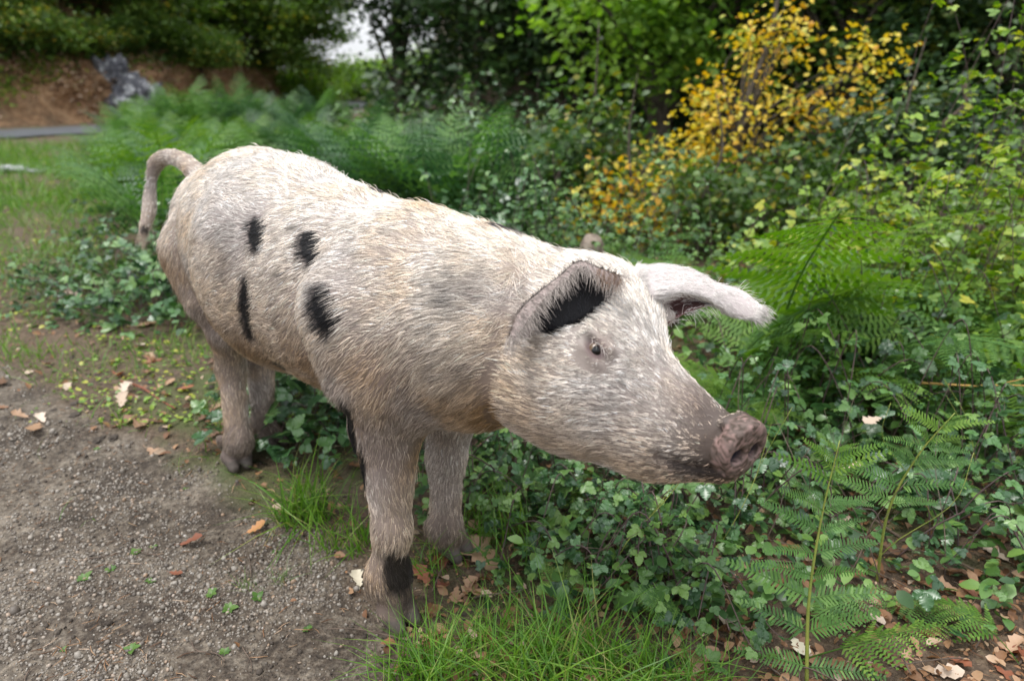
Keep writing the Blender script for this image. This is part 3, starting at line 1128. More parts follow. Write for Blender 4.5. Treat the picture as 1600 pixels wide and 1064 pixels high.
tag(link('ground', gme), kind='structure')

# road: an asphalt sheet that curves past the bank
rc = spline(ROADC, 90)
rt_ = nrm(np.gradient(rc, axis=0))
rn_ = np.stack([-rt_[:, 1], rt_[:, 0]], 1)
xs = np.linspace(-1.25, 1.25, 7)
RV = (rc[:, None] + rn_[:, None] * xs[None, :, None])
RZ = gh(RV[..., 0], RV[..., 1]) + .028 + .02 * (1 - (xs / 1.25) ** 2)[None]
RVV = np.concatenate([RV, RZ[..., None]], -1).reshape(-1, 3)
i, j = np.meshgrid(np.arange(89), np.arange(6), indexing='ij')
k = (i * 7 + j).ravel()
m_road = noise_mat('asphalt', [(.3, (.055, .058, .066)), (.7, (.09, .094, .102))], 3, 8, .65, .4, 160, .4, .004)
tag(link('road', mesh_from('road', RVV, [np.stack([k, k + 7, k + 8, k + 1], 1)], m_road, True)), kind='structure')

# cut bank beside the road
bc = spline(BANK, 260)
bt = nrm(np.gradient(bc, axis=0))
bn = np.stack([-bt[:, 1], bt[:, 0]], 1)                      # into the hill
prof = np.array([(-.5, -.15), (-.1, 0), (.15, .25), (.38, .6), (.6, 1.0), (.85, 1.4), (1.05, 1.75), (1.35, 1.98), (1.9, 2.15), (2.8, 3.0), (4.5, 4.7), (8, 8.6), (14, 14.5), (26, 23), (45, 30)])
prof = spline(prof, 70)
hs = .75 + .35 * vnoise(np.concatenate([bc * .22, bc[:, :1] * 0], 1), 1, 5)
BV = np.concatenate([(bc[:, None] + bn[:, None] * prof[None, :, :1]), (prof[None, :, 1:] * hs[:, None, None])], -1)
dn = fbm(BV, .9, 12) - .5
dn2 = fbm(BV, 3.5, 13) - .5
fade = np.clip(prof[:, 1] * 2, 0, 1)[None]
BV[..., :2] -= bn[:, None] * ((dn * .9 + dn2 * .35) * fade)[..., None]
BV[..., 2] += (dn2 * .25) * fade
m_bank, n, l = mat('bank_earth')
g_ = N(n, 'ShaderNodeNewGeometry')
n1 = N(n, 'ShaderNodeTexNoise', Scale=.9, Detail=6, Roughness=.6)
n2 = N(n, 'ShaderNodeTexNoise', Scale=7, Detail=6, Roughness=.7)
r1_ = ramp(n, [(.25, (.12, .06, .03)), (.45, (.30, .165, .08)), (.6, (.44, .27, .145)), (.78, (.23, .125, .07))])
r2_ = ramp(n, [(.3, (.05, .035, .02)), (.55, (.12, .075, .045)), (.7, (.09, .10, .025))])
fa = N(n, 'ShaderNodeMath', operation='MULTIPLY_ADD', use_clamp=True)
fa.inputs[1].default_value = 5
fa.inputs[2].default_value = -2.3
mm = N(n, 'ShaderNodeMix', data_type='RGBA')
bp = N(n, 'ShaderNodeBump', Strength=1, Distance=.12)
p_ = N(n, 'ShaderNodeBsdfPrincipled', Roughness=.95)
o_ = N(n, 'ShaderNodeOutputMaterial')
for q in (n1, n2):
    l.new(g_.outputs['Position'], q.inputs['Vector'])
l.new(n2.outputs['Fac'], r1_.inputs['Fac'])
l.new(n2.outputs['Fac'], r2_.inputs['Fac'])
l.new(n1.outputs['Fac'], fa.inputs[0])
l.new(fa.outputs[0], mm.inputs['Factor'])
l.new(r1_.outputs['Color'], mm.inputs['A'])
l.new(r2_.outputs['Color'], mm.inputs['B'])
l.new(n2.outputs['Fac'], bp.inputs['Height'])
l.new(mm.outputs['Result'], p_.inputs['Base Color'])
l.new(bp.outputs['Normal'], p_.inputs['Normal'])
l.new(p_.outputs[0], o_.inputs['Surface'])
i, j = np.meshgrid(np.arange(259), np.arange(69), indexing='ij')
k = (i * 70 + j).ravel()
tag(link('bank', mesh_from('bank', BV.reshape(-1, 3), [np.stack([k, k + 70, k + 71, k + 1], 1)], m_bank, True)), kind='structure')


def bank_z(px, py):
    """bank point on a sight line"""
    d = ray(px, py)
    P = BV.reshape(-1, 3)
    v = P - CC
    t = v @ nrm(d)
    e = np.linalg.norm(v - t[:, None] * nrm(d), axis=1) / t
    return P[np.argmin(e + t * 1e-5)]


# ------------------------------------------------------------------ leaf shapes and foliage materials
def leaf2(wd=.36, fold=.10):
    """2 triangles folded on the midrib, length 1 along +x"""
    return np.array([[0, 0, 0], [.45, wd, fold], [1, 0, -.05], [.45, -wd, fold]]), [np.array([[0, 2, 1], [0, 3, 2]])]


def leaf6(wd=.34, fold=.07, droop=.12):
    V = [[0, 0, 0], [.5, 0, .02], [1, 0, -droop]]
    for s in (1, -1):
        V += [[.2, s * wd * .75, fold * .8], [.5, s * wd, fold], [.8, s * wd * .6, fold * .3 - droop * .5]]
    F = [[0, 1, 3], [3, 1, 4], [4, 1, 5], [5, 1, 2], [1, 0, 6], [1, 6, 7], [1, 7, 8], [1, 8, 2]]
    return np.array(V, float), [np.array(F)]


def leaf_serrate(wd=.36, fold=.06, droop=.10, teeth=6, seed=0):
    r = np.random.default_rng(seed)
    xs_ = np.linspace(0, 1, teeth + 1)
    mid = np.stack([xs_, xs_ * 0, -droop * xs_ ** 2], 1)
    V = [mid]
    F = []
    n0 = len(mid)
    for s in (1, -1):
        E = []
        for a in range(teeth):
            for b, q in ((0, 1.0), (.75, 1.10)):
                x = (a + b) / teeth
                y = wd * math.sin(math.pi * min(1, x * .95 + .04)) ** .75 * q * (1 + r.uniform(-.05, .05))
                E.append([x + .04 * (b > 0), s * y, fold * (y / wd) - droop * x * x + r.uniform(-.012, .012)])
        E = np.array(E)
        V.append(E)
        for a in range(teeth):
            i0 = n0 + 2 * a
            tri_ = [[a, a + 1, i0 + 1], [a, i0 + 1, i0]]
            tri_ += [[a + 1, i0 + 2, i0 + 1]] if a < teeth - 1 else []
            F += tri_ if s > 0 else [t[::-1] for t in tri_]
        n0 += len(E)
    return np.concatenate(V), [np.array(F)]


def trifoliate(leaf, spread=1.1, side_scale=.78):
    b = Bag()
    v, f = leaf
    # short stalk
    tv, tf = tube([[0, 0, 0], [.2, 0, .03], [.42, 0, .02]], [.014, .012, .010], 3)
    b.add(tv, tf)
    for ang, sc, x in ((0, 1, .42), (spread, side_scale, .36), (-spread, side_scale, .36)):
        c, s = math.cos(ang), math.sin(ang)
        R = np.array([[c, -s, 0], [s, c, 0], [0, 0, 1]])
        b.add((v * sc) @ R.T + [x, 0, .02], f)
    V = np.concatenate(b.V)
    by = {}
    for p in b.P:
        by.setdefault(p.shape[1], []).append(p)
    return V, [np.concatenate(q) for q in by.values()]


def frames(n, up=1.0, tilt=.6, r=rng, heading=None):
    """random leaf frames: x axis along the leaf, z its normal, roughly upward"""
    nz = nrm(np.stack([r.normal(0, tilt, n), r.normal(0, tilt, n), np.full(n, up)], 1))
    if heading is None:
        a = r.uniform(0, 2 * math.pi, n)
        h = np.stack([np.cos(a), np.sin(a), r.normal(-.25, .3, n)], 1)
    else:
        h = heading + r.normal(0, .45, (n, 3))
    x = nrm(h - nz * (h * nz).sum(1, keepdims=True))
    y = np.cross(nz, x)
    return np.stack([x, y, nz], -1)


M_BRAM = leaf_mat('bramble_leaf', [(0, (.022, .060, .022)), (.35, (.048, .120, .040)), (.7, (.085, .185, .055)), (.97, (.15, .26, .07))], .6, .20, .30)
M_BRAMY = leaf_mat('vine_leaf', [(0, (.07, .145, .022)), (.4, (.14, .25, .032)), (.75, (.24, .37, .04)), (1, (.44, .42, .055))], .5, .35, .38)
M_BRAM2 = leaf_mat('light_bramble_leaf', [(0, (.022, .06, .016)), (.35, (.055, .125, .03)), (.7, (.095, .19, .04)), (.97, (.16, .27, .06))], .45, .24, .36)
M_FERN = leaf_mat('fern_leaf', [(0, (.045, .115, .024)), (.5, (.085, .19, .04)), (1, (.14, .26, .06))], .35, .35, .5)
M_FERND = leaf_mat('dark_fern_leaf', [(0, (.025, .065, .024)), (.5, (.045, .11, .04)), (1, (.08, .165, .055))], .4, .3, .45)  # darker, bluer leaf green for part of the bracken
M_FERNY = leaf_mat('young_fern_leaf', [(0, (.07, .16, .02)), (.5, (.11, .22, .03)), (1, (.18, .29, .05))], .3, .4, .5)
M_DARK = leaf_mat('dark_tree_leaf', [(0, (.016, .038, .014)), (.5, (.034, .072, .022)), (.9, (.062, .11, .03)), (1, (.12, .14, .03))], .45, .25, .4, 3)
M_MID = leaf_mat('tree_leaf', [(0, (.036, .078, .016)), (.5, (.07, .135, .025)), (.85, (.11, .19, .035)), (1, (.24, .20, .03))], .4, .35, .45, 3)
M_BANK = leaf_mat('bank_tree_leaf', [(0, (.06, .115, .025)), (.5, (.125, .215, .05)), (.85, (.20, .30, .06)), (1, (.40, .33, .06))], .4, .5, .45, 3)
M_LIGHT = leaf_mat('light_oak_leaf', [(0, (.10, .20, .03)), (.5, (.17, .31, .045)), (1, (.26, .40, .07))], .35, .55, .45, 5)
M_YEL = leaf_mat('autumn_yellow_leaf', [(0, (.52, .27, .03)), (.3, (.62, .40, .04)), (.6, (.70, .53, .07)), (.82, (.62, .56, .12)), (1, (.26, .36, .06))], .3, .42, .5, 8)
M_GRASS = leaf_mat('grass_blade', [(0, (.06, .15, .015)), (.5, (.10, .24, .02)), (.9, (.17, .30, .035)), (1, (.30, .27, .10))], .4, .35, .4, 12)
M_BROWN = leaf_mat('dead_leaf', [(0, (.09, .045, .025)), (.3, (.18, .085, .04)), (.6, (.30, .16, .08)), (.85, (.42, .27, .16)), (1, (.52, .40, .30))], .35, .2, .5, 60)
M_BARK = noise_mat('bark', [(.3, (.05, .04, .032)), (.55, (.11, .09, .07)), (.75, (.17, .15, .12))], 14, 8, .9, .8, 60, .2, .02)
M_CANE = noise_mat('bramble_cane', [(.3, (.055, .035, .035)), (.6, (.10, .065, .06)), (.8, (.10, .09, .05))], 20, 4, .6, .2, 90, .3, .003)
M_STALK = noise_mat('fern_stalk', [(.3, (.17, .22, .04)), (.7, (.30, .32, .07))], 30, 3, .5, .1, 90, .4, .002)
M_TWIG = noise_mat('dead_twig', [(.3, (.06, .045, .035)), (.6, (.15, .11, .085)), (.8, (.24, .19, .15))], 40, 4, .85, .4, 120, .2, .003)
M_ROCK = noise_mat('lichen_rock', [(.32, (.045, .045, .055)), (.5, (.13, .13, .145)), (.56, (.20, .20, .21)), (.60, (.52, .53, .54)), (.8, (.40, .41, .40))], 4.2, 8, .9, .9, 14, .25, .06)


def put(o, M, T):
    m = Matrix.Identity(4)
    for a in range(3):
        for b in range(3):
            m[a][b] = M[a, b]
        m[a][3] = T[a]
    o.matrix_basis = m


def leafy(parent, base, pname, meshes, tmpl, M, T, tint, material, n_obj, smooth=False):
    """the n_obj leaves that show largest are parts of their own, the rest one 'stuff' part"""
    v = T - CC
    z = v @ CF
    px, py = 800 + F_PX * (v @ CR) / z, 532 - F_PX * (v @ CU) / z
    inside = (z > .1) & (px > -20) & (px < 1620) & (py > -20) & (py < 1084)
    score = np.where(inside, np.linalg.norm(M[:, :, 0], axis=1) / np.maximum(z, .1), 0)
    order = np.argsort(-score)
    big, rest = order[:n_obj], order[n_obj:]
    for q in big:
        o = link(pname, meshes[q % len(meshes)], parent)
        put(o, M[q], T[q] - base)
    if len(rest):
        b = Bag()
        b.scatter(tmpl, M[rest], T[rest] - base, tint[rest])
        o = link('foliage', b.mesh('foliage', material, smooth), parent)
        o['kind'] = 'stuff'


# ------------------------------------------------------------------ trees
L2 = leaf2()
L6 = leaf6()


def grow(base, H, ends, trunk_r, r, lean=(0, 0), sides=7):
    """trunk and limbs towards the clump centres, as two bags"""
    tb, bb = Bag(), Bag()
    top = base + np.array([lean[0], lean[1], H])
    path = spline([base - [0, 0, .15], base + (top - base) * .3 + np.r_[r.normal(0, .03 * H, 2), 0], base + (top - base) * .65 + np.r_[r.normal(0, .04 * H, 2), 0], top], 14)
    rad_ = trunk_r * np.linspace(1.15, .18, 14) ** 1.0
    tb.add(*tube(path, rad_, sides))
    for e in ends:
        hgt = np.clip((e[2] - base[2]) / H - r.uniform(.1, .3), .12, .95)
        q = int(hgt * 13)
        s = path[q]
        mid = s + (e - s) * .55 + np.r_[r.normal(0, .08 * np.linalg.norm(e - s), 2), .06 * H * r.random()]
        p3 = spline([s, mid, e], 7)
        bb.add(*tube(p3, np.linspace(rad_[q] * .42, trunk_r * .05, 7), 4, False))
    return tb, bb


def tree(name, label, cat, base, H, blobs, nclump, per, leaf, material, trunk_r, seed, group=None, tmpl=L2, flat=.45, clump_r=.5, lean=(0, 0), n_obj=0, tilt=.6, shell=.55, limb=24, hang=0):
    r = np.random.default_rng(seed)
    base = np.asarray(base, float)
    root_ = thing(name, label, cat, base, 0, group)
    blobs = np.array(blobs, float)
    vol = blobs[:, 3:].prod(1) ** .8
    bi_ = r.choice(len(blobs), nclump, p=vol / vol.sum())
    d = nrm(r.normal(0, 1, (nclump, 3)))
    rr_ = (shell + (1 - shell) * r.random(nclump)) * (1 + r.normal(0, .10, nclump))
    cent = blobs[bi_, :3] + d * blobs[bi_, 3:] * rr_[:, None]
    sel = r.choice(nclump, min(limb, nclump), replace=False)
    tb, bb = grow(base, H, cent[sel], trunk_r, r, lean)
    link('trunk', tb.mesh('trunk', M_BARK, True), root_, -base * 0).data.transform(Matrix.Translation(Vector(-base)))
    link('branches', bb.mesh('branches', M_BARK, True), root_).data.transform(Matrix.Translation(Vector(-base)))
    cr_ = clump_r * (.55 + .8 * r.random(nclump))
    cnt = np.maximum(3, (per * (.4 + 1.2 * r.random(nclump))).astype(int))
    ci = np.repeat(np.arange(nclump), cnt)
    n_ = len(ci)
    off_ = r.normal(0, .5, (n_, 3)) * cr_[ci][:, None] * np.array([1, 1, flat])
    if hang:
        off_[:, 2] -= hang * (off_[:, 0] ** 2 + off_[:, 1] ** 2) / cr_[ci]
    T = cent[ci] + off_
    outd = nrm(off_ * np.array([1, 1, .3]) + 1e-6)
    Fm = frames(n_, 1, tilt, r, outd * .8 + np.array([0, 0, -.25]))
    sc = leaf * (.6 + .7 * r.random(n_))
    M = Fm * sc[:, None, None]
    ct = r.random(nclump)
    tint = np.clip(ct[ci] * .55 + .45 * r.random(n_), 0, .999)
    keep_ = T[:, 2] > .02
    T, M, tint = T[keep_], M[keep_], tint[keep_]
    if n_obj:
        leafy(root_, base, 'leaf', [mesh_from('leaf', tmpl[0], tmpl[1], material, False, np.full(len(tmpl[0]), .0))], tmpl, M, T, tint, material, n_obj)
    else:
        b = Bag()
        b.scatter(tmpl, M, T - base, tint)
        cr2 = link('crown', b.mesh('crown', material), root_)
    return root_


def copy_tree(o, loc, rz, sc, label=None):
    c = o.copy()
    col.objects.link(c)
    c.location = [float(q) for q in loc]
    c.rotation_euler = (0, 0, rz)
    c.scale = (sc,) * 3
    if label:
        c['label'] = label
    for ch in list(o.children):
        d = ch.copy()
        col.objects.link(d)
        d.parent = c
        for g in ch.children:
            e = g.copy()
            col.objects.link(e)
            e.parent = d
    return c


def onb(p):                                                  # nearest bank surface height
    P = BV.reshape(-1, 3)
    q = np.argmin((P[:, 0] - p[0]) ** 2 + (P[:, 1] - p[1]) ** 2)
    return P[q, 2]


BKL = ['bank tree just above the lichen boulder', 'tree high on the bank above the mossy slope', 'dark tree behind the lichen boulder on the hillside', 'large tree high on the hillside above the road', 'large dark tree behind the bare earth cut', 'tree on the bank above the end of the earth cut', 'tree on the bank beyond the end of the earth cut', 'broad tree above the road where it leaves the bank', 'big tree far up the wooded hillside', 'tree far along the bank near the sky gap', 'very large dark tree at the top of the wooded hillside', 'small dark tree at the bank edge beside the boulder']
# hillside trees above the bank: two kinds, repeated
lt1 = tree('bank_tree', 'green tree standing above the earth bank behind the boulder', 'tree', (-14.6, 19.8, onb((-14.6, 19.8)) - .2), 6.5,
           [(-14.4, 19.5, 5.9, 2.4, 2.2, 2.0), (-14.2, 19.3, 4.2, 2.0, 1.5, 1.3), (-14.5, 19.6, 7.6, 2.2, 2.0, 1.6)], 130, 95, .16, M_BANK, .16, 11, 'trees on the roadside bank', clump_r=.85, tilt=1.1)
lt2 = tree('bank_tree', 'dense bushy tree rooted on top of the earth bank', 'tree', (-12.0, 24, onb((-12.0, 24)) - .2), 8,
           [(-11.6, 23.6, 7.0, 2.6, 2.6, 2.6), (-11.2, 23.0, 4.6, 2.1, 2.1, 1.7), (-11.8, 23.8, 10, 2.2, 2.2, 2.2)], 150, 95, .18, M_BANK, .2, 12, 'trees on the roadside bank', clump_r=.95, tilt=1.1)
for q, (x, y, rz, sc) in enumerate([(-18.5, 17.2, 1.1, 1.0), (-23, 18.5, 2.6, 1.15), (-16.5, 21.5, 4.0, 1.25), (-21, 24, .4, 1.5), (-14.6, 27.5, 5.2, 1.45), (-12.6, 30.5, 3.0, 1.3), (-14.0, 35.5, 2.0, 1.4),
                                   (-28, 20.5, 1.9, 1.3), (-17.5, 32, .9, 1.7), (-19, 41, 3.6, 1.7), (-26, 30, 2.2, 1.9), (-15.3, 18.9, .2, .8)]):
    copy_tree((lt1, lt2)[q % 2], (x - 2.0, y + 1.6, onb((x - 2.0, y + 1.6)) - .3), rz, sc, BKL[q])
# scrub hanging over the lip of the bank
sc1 = tree('bank_shrub', 'low green shrub hanging over the lip of the earth bank', 'shrub', (0, 0, 0), .9, [(0, 0, .55, 1.0, .8, .5), (.5, .2, .35, .8, .6, .35)], 46, 70, .12, M_BANK, .03, 13, 'shrubs along the bank lip', clump_r=.42, limb=12)
sc2 = tree('bank_shrub', 'dark shrub hanging over the lip of the earth bank', 'shrub', (0, 0, 0), .9, [(0, 0, .6, 1.1, .8, .6), (-.6, .1, .4, .8, .6, .4)], 50, 70, .12, M_BANK, .03, 14, 'shrubs along the bank lip', clump_r=.45, limb=12)
for q in range(16):
    i_ = 72 + q * 10
    p = BV[i_, 44 + (q * 5) % 9]
    copy_tree((sc1, sc2)[q % 2], p, q * 2.1, 1.7 + .9 * ((q * 5) % 7) / 7, 'large leafy shrub on the slope above the bank lip')
lip = [q for q in range(70, 232, 9)]
for c_, q in enumerate(lip):
    jx = 38 + (c_ * 7) % 9
    p = BV[q, jx - 12 + (c_ % 3) * 4]
    o = (sc1, sc2)[c_ % 2]
    if c_ < 2:
        o.location = p
        o.rotation_euler = (0, 0, c_ * 1.3)
    else:
        copy_tree(o, p, c_ * 1.7, .8 + .5 * ((c_ * 13) % 7) / 7)

# trees beyond the clearing
G2 = 'trees closing the clearing'
dk = tree('dark_tree', 'tall dark evergreen tree closing the clearing behind the bracken', 'tree', (.9, 13.2, gh(.9, 13.2)), 9,
          [(.9, 13, 6.4, 2.7, 2.4, 3.0), (.4, 12.6, 3.2, 2.4, 2.0, 1.9), (1.6, 12.6, 1.7, 2.0, 1.6, 1.3)], 170, 85, .15, M_DARK, .22, 21, G2, clump_r=.85, hang=.3)
for x, y, rz, sc in [(-.5, 14.8, 1.2, .85), (-.9, 18.5, 1.9, 1.0), (.2, 16.0, 1.2, 1.0), (3.9, 12.2, 2.4, 1.0), (7.2, 11.2, 3.8, 1.0), (10.5, 10.4, 5.1, 1.05), (2.4, 17.5, .5, 1.3), (7.0, 16.5, 1.8, 1.35), (12.5, 15, 2.9, 1.3), (14.5, 9.5, 4.4, 1.1), (1.2, 21, 3.3, 1.5), (4.5, 24, 4.8, 1.8), (11, 23, .8, 1.8), (18, 18, 2.0, 1.7)]:
    copy_tree(dk, (x, y, gh(x, y) - .1), rz, sc, 'tall dark evergreen directly behind the yellow sapling' if 2.5 < x < 5 and y < 13 else 'tall dark evergreen behind the vine mounds' if x > 6 and y < 13 else 'tall dark evergreen beside the sky gap' if x < .3 else None)
b = Bag()
nS = 30000
cy = 10.5 + 22 * rng.random(nS)
cx = cy * rng.uniform(-.20, 1.0, nS)
T = np.stack([cx, cy, gh(cx, cy) + 1.3 * rng.random(nS) ** 2], 1)
q_ = vnoise(T * [1, 1, 0], .8, 4) > .25
T = T[q_]
b.scatter(L2, frames(len(T), 1, .7) * (.17 * (.6 + .8 * rng.random(len(T))))[:, None, None], T, rng.random(len(T)))
tag(link('hillside_scrub', b.mesh('hillside_scrub', M_DARK)), 'dark green scrub covering the wooded slope behind the clearing', 'scrub', kind='stuff')
# moss, herbs and leaf litter on the bank
for nm_, mt_, fq_, z0, z1, lb_ in (('bank_herbs', M_BRAMY, .52, .2, 3.5, 'yellow-green moss and herbs on the roadside bank'), ('bank_litter', None, .50, .0, 2.2, 'brown dead leaves lying on the roadside bank'), ('bank_scrub', M_MID, .30, 1.5, 30, 'green scrub covering the slope above the bank')):
    b = Bag()
    pi_ = rng.integers(60, 235, 60000)
    pj_ = rng.integers(3, 62, 60000)
    T = BV[pi_, pj_] + rng.normal(0, .10, (60000, 3)) * [1, 1, .6]
    nz_ = fbm(T, .7, 19 if mt_ is M_BRAMY else 23)
    ok = (nz_ + rng.normal(0, .06, 60000) > fq_) & (T[:, 2] > z0) & (T[:, 2] < z1)
    if mt_ is M_BRAMY:
        ok &= rng.random(60000) < np.where(T[:, 0] < -11.4, .95, .25)
    T = T[ok][:16000]
    b.scatter(L2, frames(len(T), 1, .8) * ((.09 if mt_ is not M_MID else .16) * (.6 + .8 * rng.random(len(T))))[:, None, None], T + [0, 0, .03], rng.random(len(T)) * (.95 if mt_ else .6))
    tag(link(nm_, b.mesh(nm_, mt_ or M_BROWN)), lb_, 'litter' if mt_ is None else 'scrub', kind='stuff')
gapt = tree('gap_tree', 'dark thin-leaved tree against the bright sky gap', 'tree', (-2.6, 17.0, gh(-2.6, 17.)), 8,
            [(-2.2, 16.8, 4.2, 1.5, 1.6, 2.6), (-2.0, 16.6, 1.7, 1.0, 1.0, 1.2), (-2.9, 16.6, 2.7, .9, .8, .6), (-1.4, 16.4, 1.0, 1.2, 1, 1.0), (-3.5, 16.6, 3.4, .9, .8, .5)], 170, 56, .13, M_DARK, .15, 22, None, clump_r=.7)
ov = tree('roadside_tree', 'dense tree hanging over the far end of the earth bank beside the sky gap', 'tree', (-10.9, 30.0, onb((-10.9, 30)) - .2), 9,
          [(-7.9, 29.8, 6.8, 1.5, 1.8, 2.6), (-8.3, 29.6, 2.3, 1.1, 1.5, 1.5), (-7.6, 29.7, 3.6, 1.0, 1.5, 1.4), (-10.4, 29.5, 4.0, 1.7, 1.5, 1.8)], 210, 75, .19, M_BANK, .14, 23, None, clump_r=.8)
copy_tree(ov, (-13.6, 37.5, onb((-13.6, 37.5)) - .3), .15, 1.15, 'tree beyond the end of the earth bank at the edge of the sky gap')
fr_ = tree('sunlit_tree', 'pale yellow-green tree far down the road in the gap', 'tree', (-7.3, 40, 0), 2.4, [(-7.3, 40, 1.1, 2.6, 2.4, 1.0), (-9.6, 41, .9, 2.2, 2, .9)], 90, 70, .22, M_LIGHT, .2, 24, 'pale trees far down the road', clump_r=1.0)
for x, y, rz, sc in [(-12.6, 50, 2.0, 1.0), (-4.6, 36, 4.2, 1.1), (-8, 60, 1.0, 1.3), (-10.9, 36.5, .3, .9), (-10.2, 33.0, 2.7, .75)]:
    copy_tree(fr_, (x, y, gh(x, y)), rz, sc)
# light green oak and the darker wood edge on the right
oak = tree('light_oak', 'light green oak with spreading branches behind the yellow sapling', 'tree', (1.9, 8.6, 0), 5.5,
           [(1.55, 8.0, 2.55, 1.35, 1.0, .75), (1.0, 8.1, 1.75, .9, .8, .5), (2.6, 8.2, 3.6, 1.8, 1.2, 1.0), (1.6, 7.9, 1.2, .8, .6, .5)], 170, 80, .095, M_LIGHT, .13, 31, None, tmpl=L6, clump_r=.48, flat=.4, tilt=.9)
rk = tree('wood_edge_tree', 'dark leafy tree at the wood edge behind the vine mound', 'tree', (5.2, 7.6, 0), 5.5,
          [(5.0, 7.3, 2.6, 1.7, 1.3, 1.5), (4.3, 7.0, 1.2, 1.2, 1.0, .9), (5.4, 7.2, 4.3, 1.8, 1.4, 1.3)], 150, 85, .085, M_DARK, .14, 32, 'dark trees at the wood edge', tmpl=L6, clump_r=.55, flat=.4)
rk2 = tree('wood_edge_tree', 'mid green tree at the wood edge with glossy leaves', 'tree', (3.6, 8.2, 0), 5,
           [(3.4, 7.9, 2.0, 1.2, 1.0, 1.4), (3.9, 7.8, 3.6, 1.5, 1.2, 1.2)], 120, 80, .085, M_MID, .12, 33, 'dark trees at the wood edge', tmpl=L6, clump_r=.5, flat=.4)
for o, x, y, rz, sc in [(rk, 7.6, 8.4, 2.0, 1.15), (rk, 3.0, 9.8, 4.0, 1.1), (rk2, 6.4, 6.6, 1.2, 1.0), (rk, 5.0, 10.2, .7, 1.25)]:
    copy_tree(o, (x, y, 0), rz, sc)

# yellow sapling
ys = at(1150, 330, 5.0)
ysap = tree('yellow_sapling', 'young tree with bright yellow autumn leaves', 'tree', (ys[0], 5.0, 0), 2.2,
            [(*at(1150, 160, 5.0), .45, .35, .28), (*at(1280, 180, 4.9), .42, .35, .22), (*at(1180, 70, 5.1), .14, .2, .30), (*at(1225, 40, 5.0), .16, .2, .34), (*at(1345, 95, 4.9), .24, .2, .16), (*at(1085, 225, 4.9), .30, .25, .18), (*at(1165, 245, 4.9), .22, .2, .16)],
            120, 17, .043, M_YEL, .028, 41, None, tmpl=L6, clump_r=.17, flat=.8, n_obj=300, tilt=.9, shell=.25, limb=60)
yb = at(985, 300, 4.2)
tree('yellow_bush', 'low bush with orange-yellow and green leaves behind the pig', 'bush', (yb[0], 4.2, 0), 1.0,
     [(*at(985, 290, 4.2), .32, .25, .22), (*at(950, 330, 4.1), .22, .2, .16), (*at(1010, 340, 4.1), .25, .2, .15), (*at(890, 365, 4.0), .16, .15, .12)], 52, 14, .048, M_YEL, .014, 42, None, tmpl=L6, clump_r=.15, flat=.8, n_obj=200, tilt=.9, shell=.3, limb=30)
SH = 'green shrubs behind the pig'
tree('green_shrub', 'upright small-leaved green shrub left of the yellow bush', 'shrub', (at(925, 300, 4.6)[0], 4.6, 0), 1.3,
     [(*at(925, 240, 4.6), .35, .3, .38), (*at(900, 310, 4.5), .4, .3, .25)], 70, 40, .05, M_MID, .016, 43, None, tmpl=L6, clump_r=.2, flat=.7, tilt=.8, limb=30)
tree('green_shrub', 'loose green shrub growing under the yellow sapling', 'shrub', (at(1100, 330, 4.0)[0], 4.0, 0), .9,
     [(*at(1090, 310, 4.0), .35, .3, .22), (*at(1180, 330, 4.1), .45, .3, .22), (*at(1280, 300, 4.3), .45, .3, .28)], 90, 40, .05, M_MID, .014, 44, None, tmpl=L6, clump_r=.2, flat=.7, tilt=.8, limb=30)
tree('green_shrub', 'dark shrub between the sapling and the vine mound', 'shrub', (at(1400, 300, 4.4)[0], 4.4, 0), 1.2,
     [(*at(1400, 270, 4.4), .5, .35, .35), (*at(1330, 240, 4.6), .45, .35, .3), (*at(1480, 220, 4.5), .4, .3, .4)], 100, 40, .052, M_DARK, .016, 45, None, tmpl=L6, clump_r=.22, flat=.7, tilt=.8, limb=30)
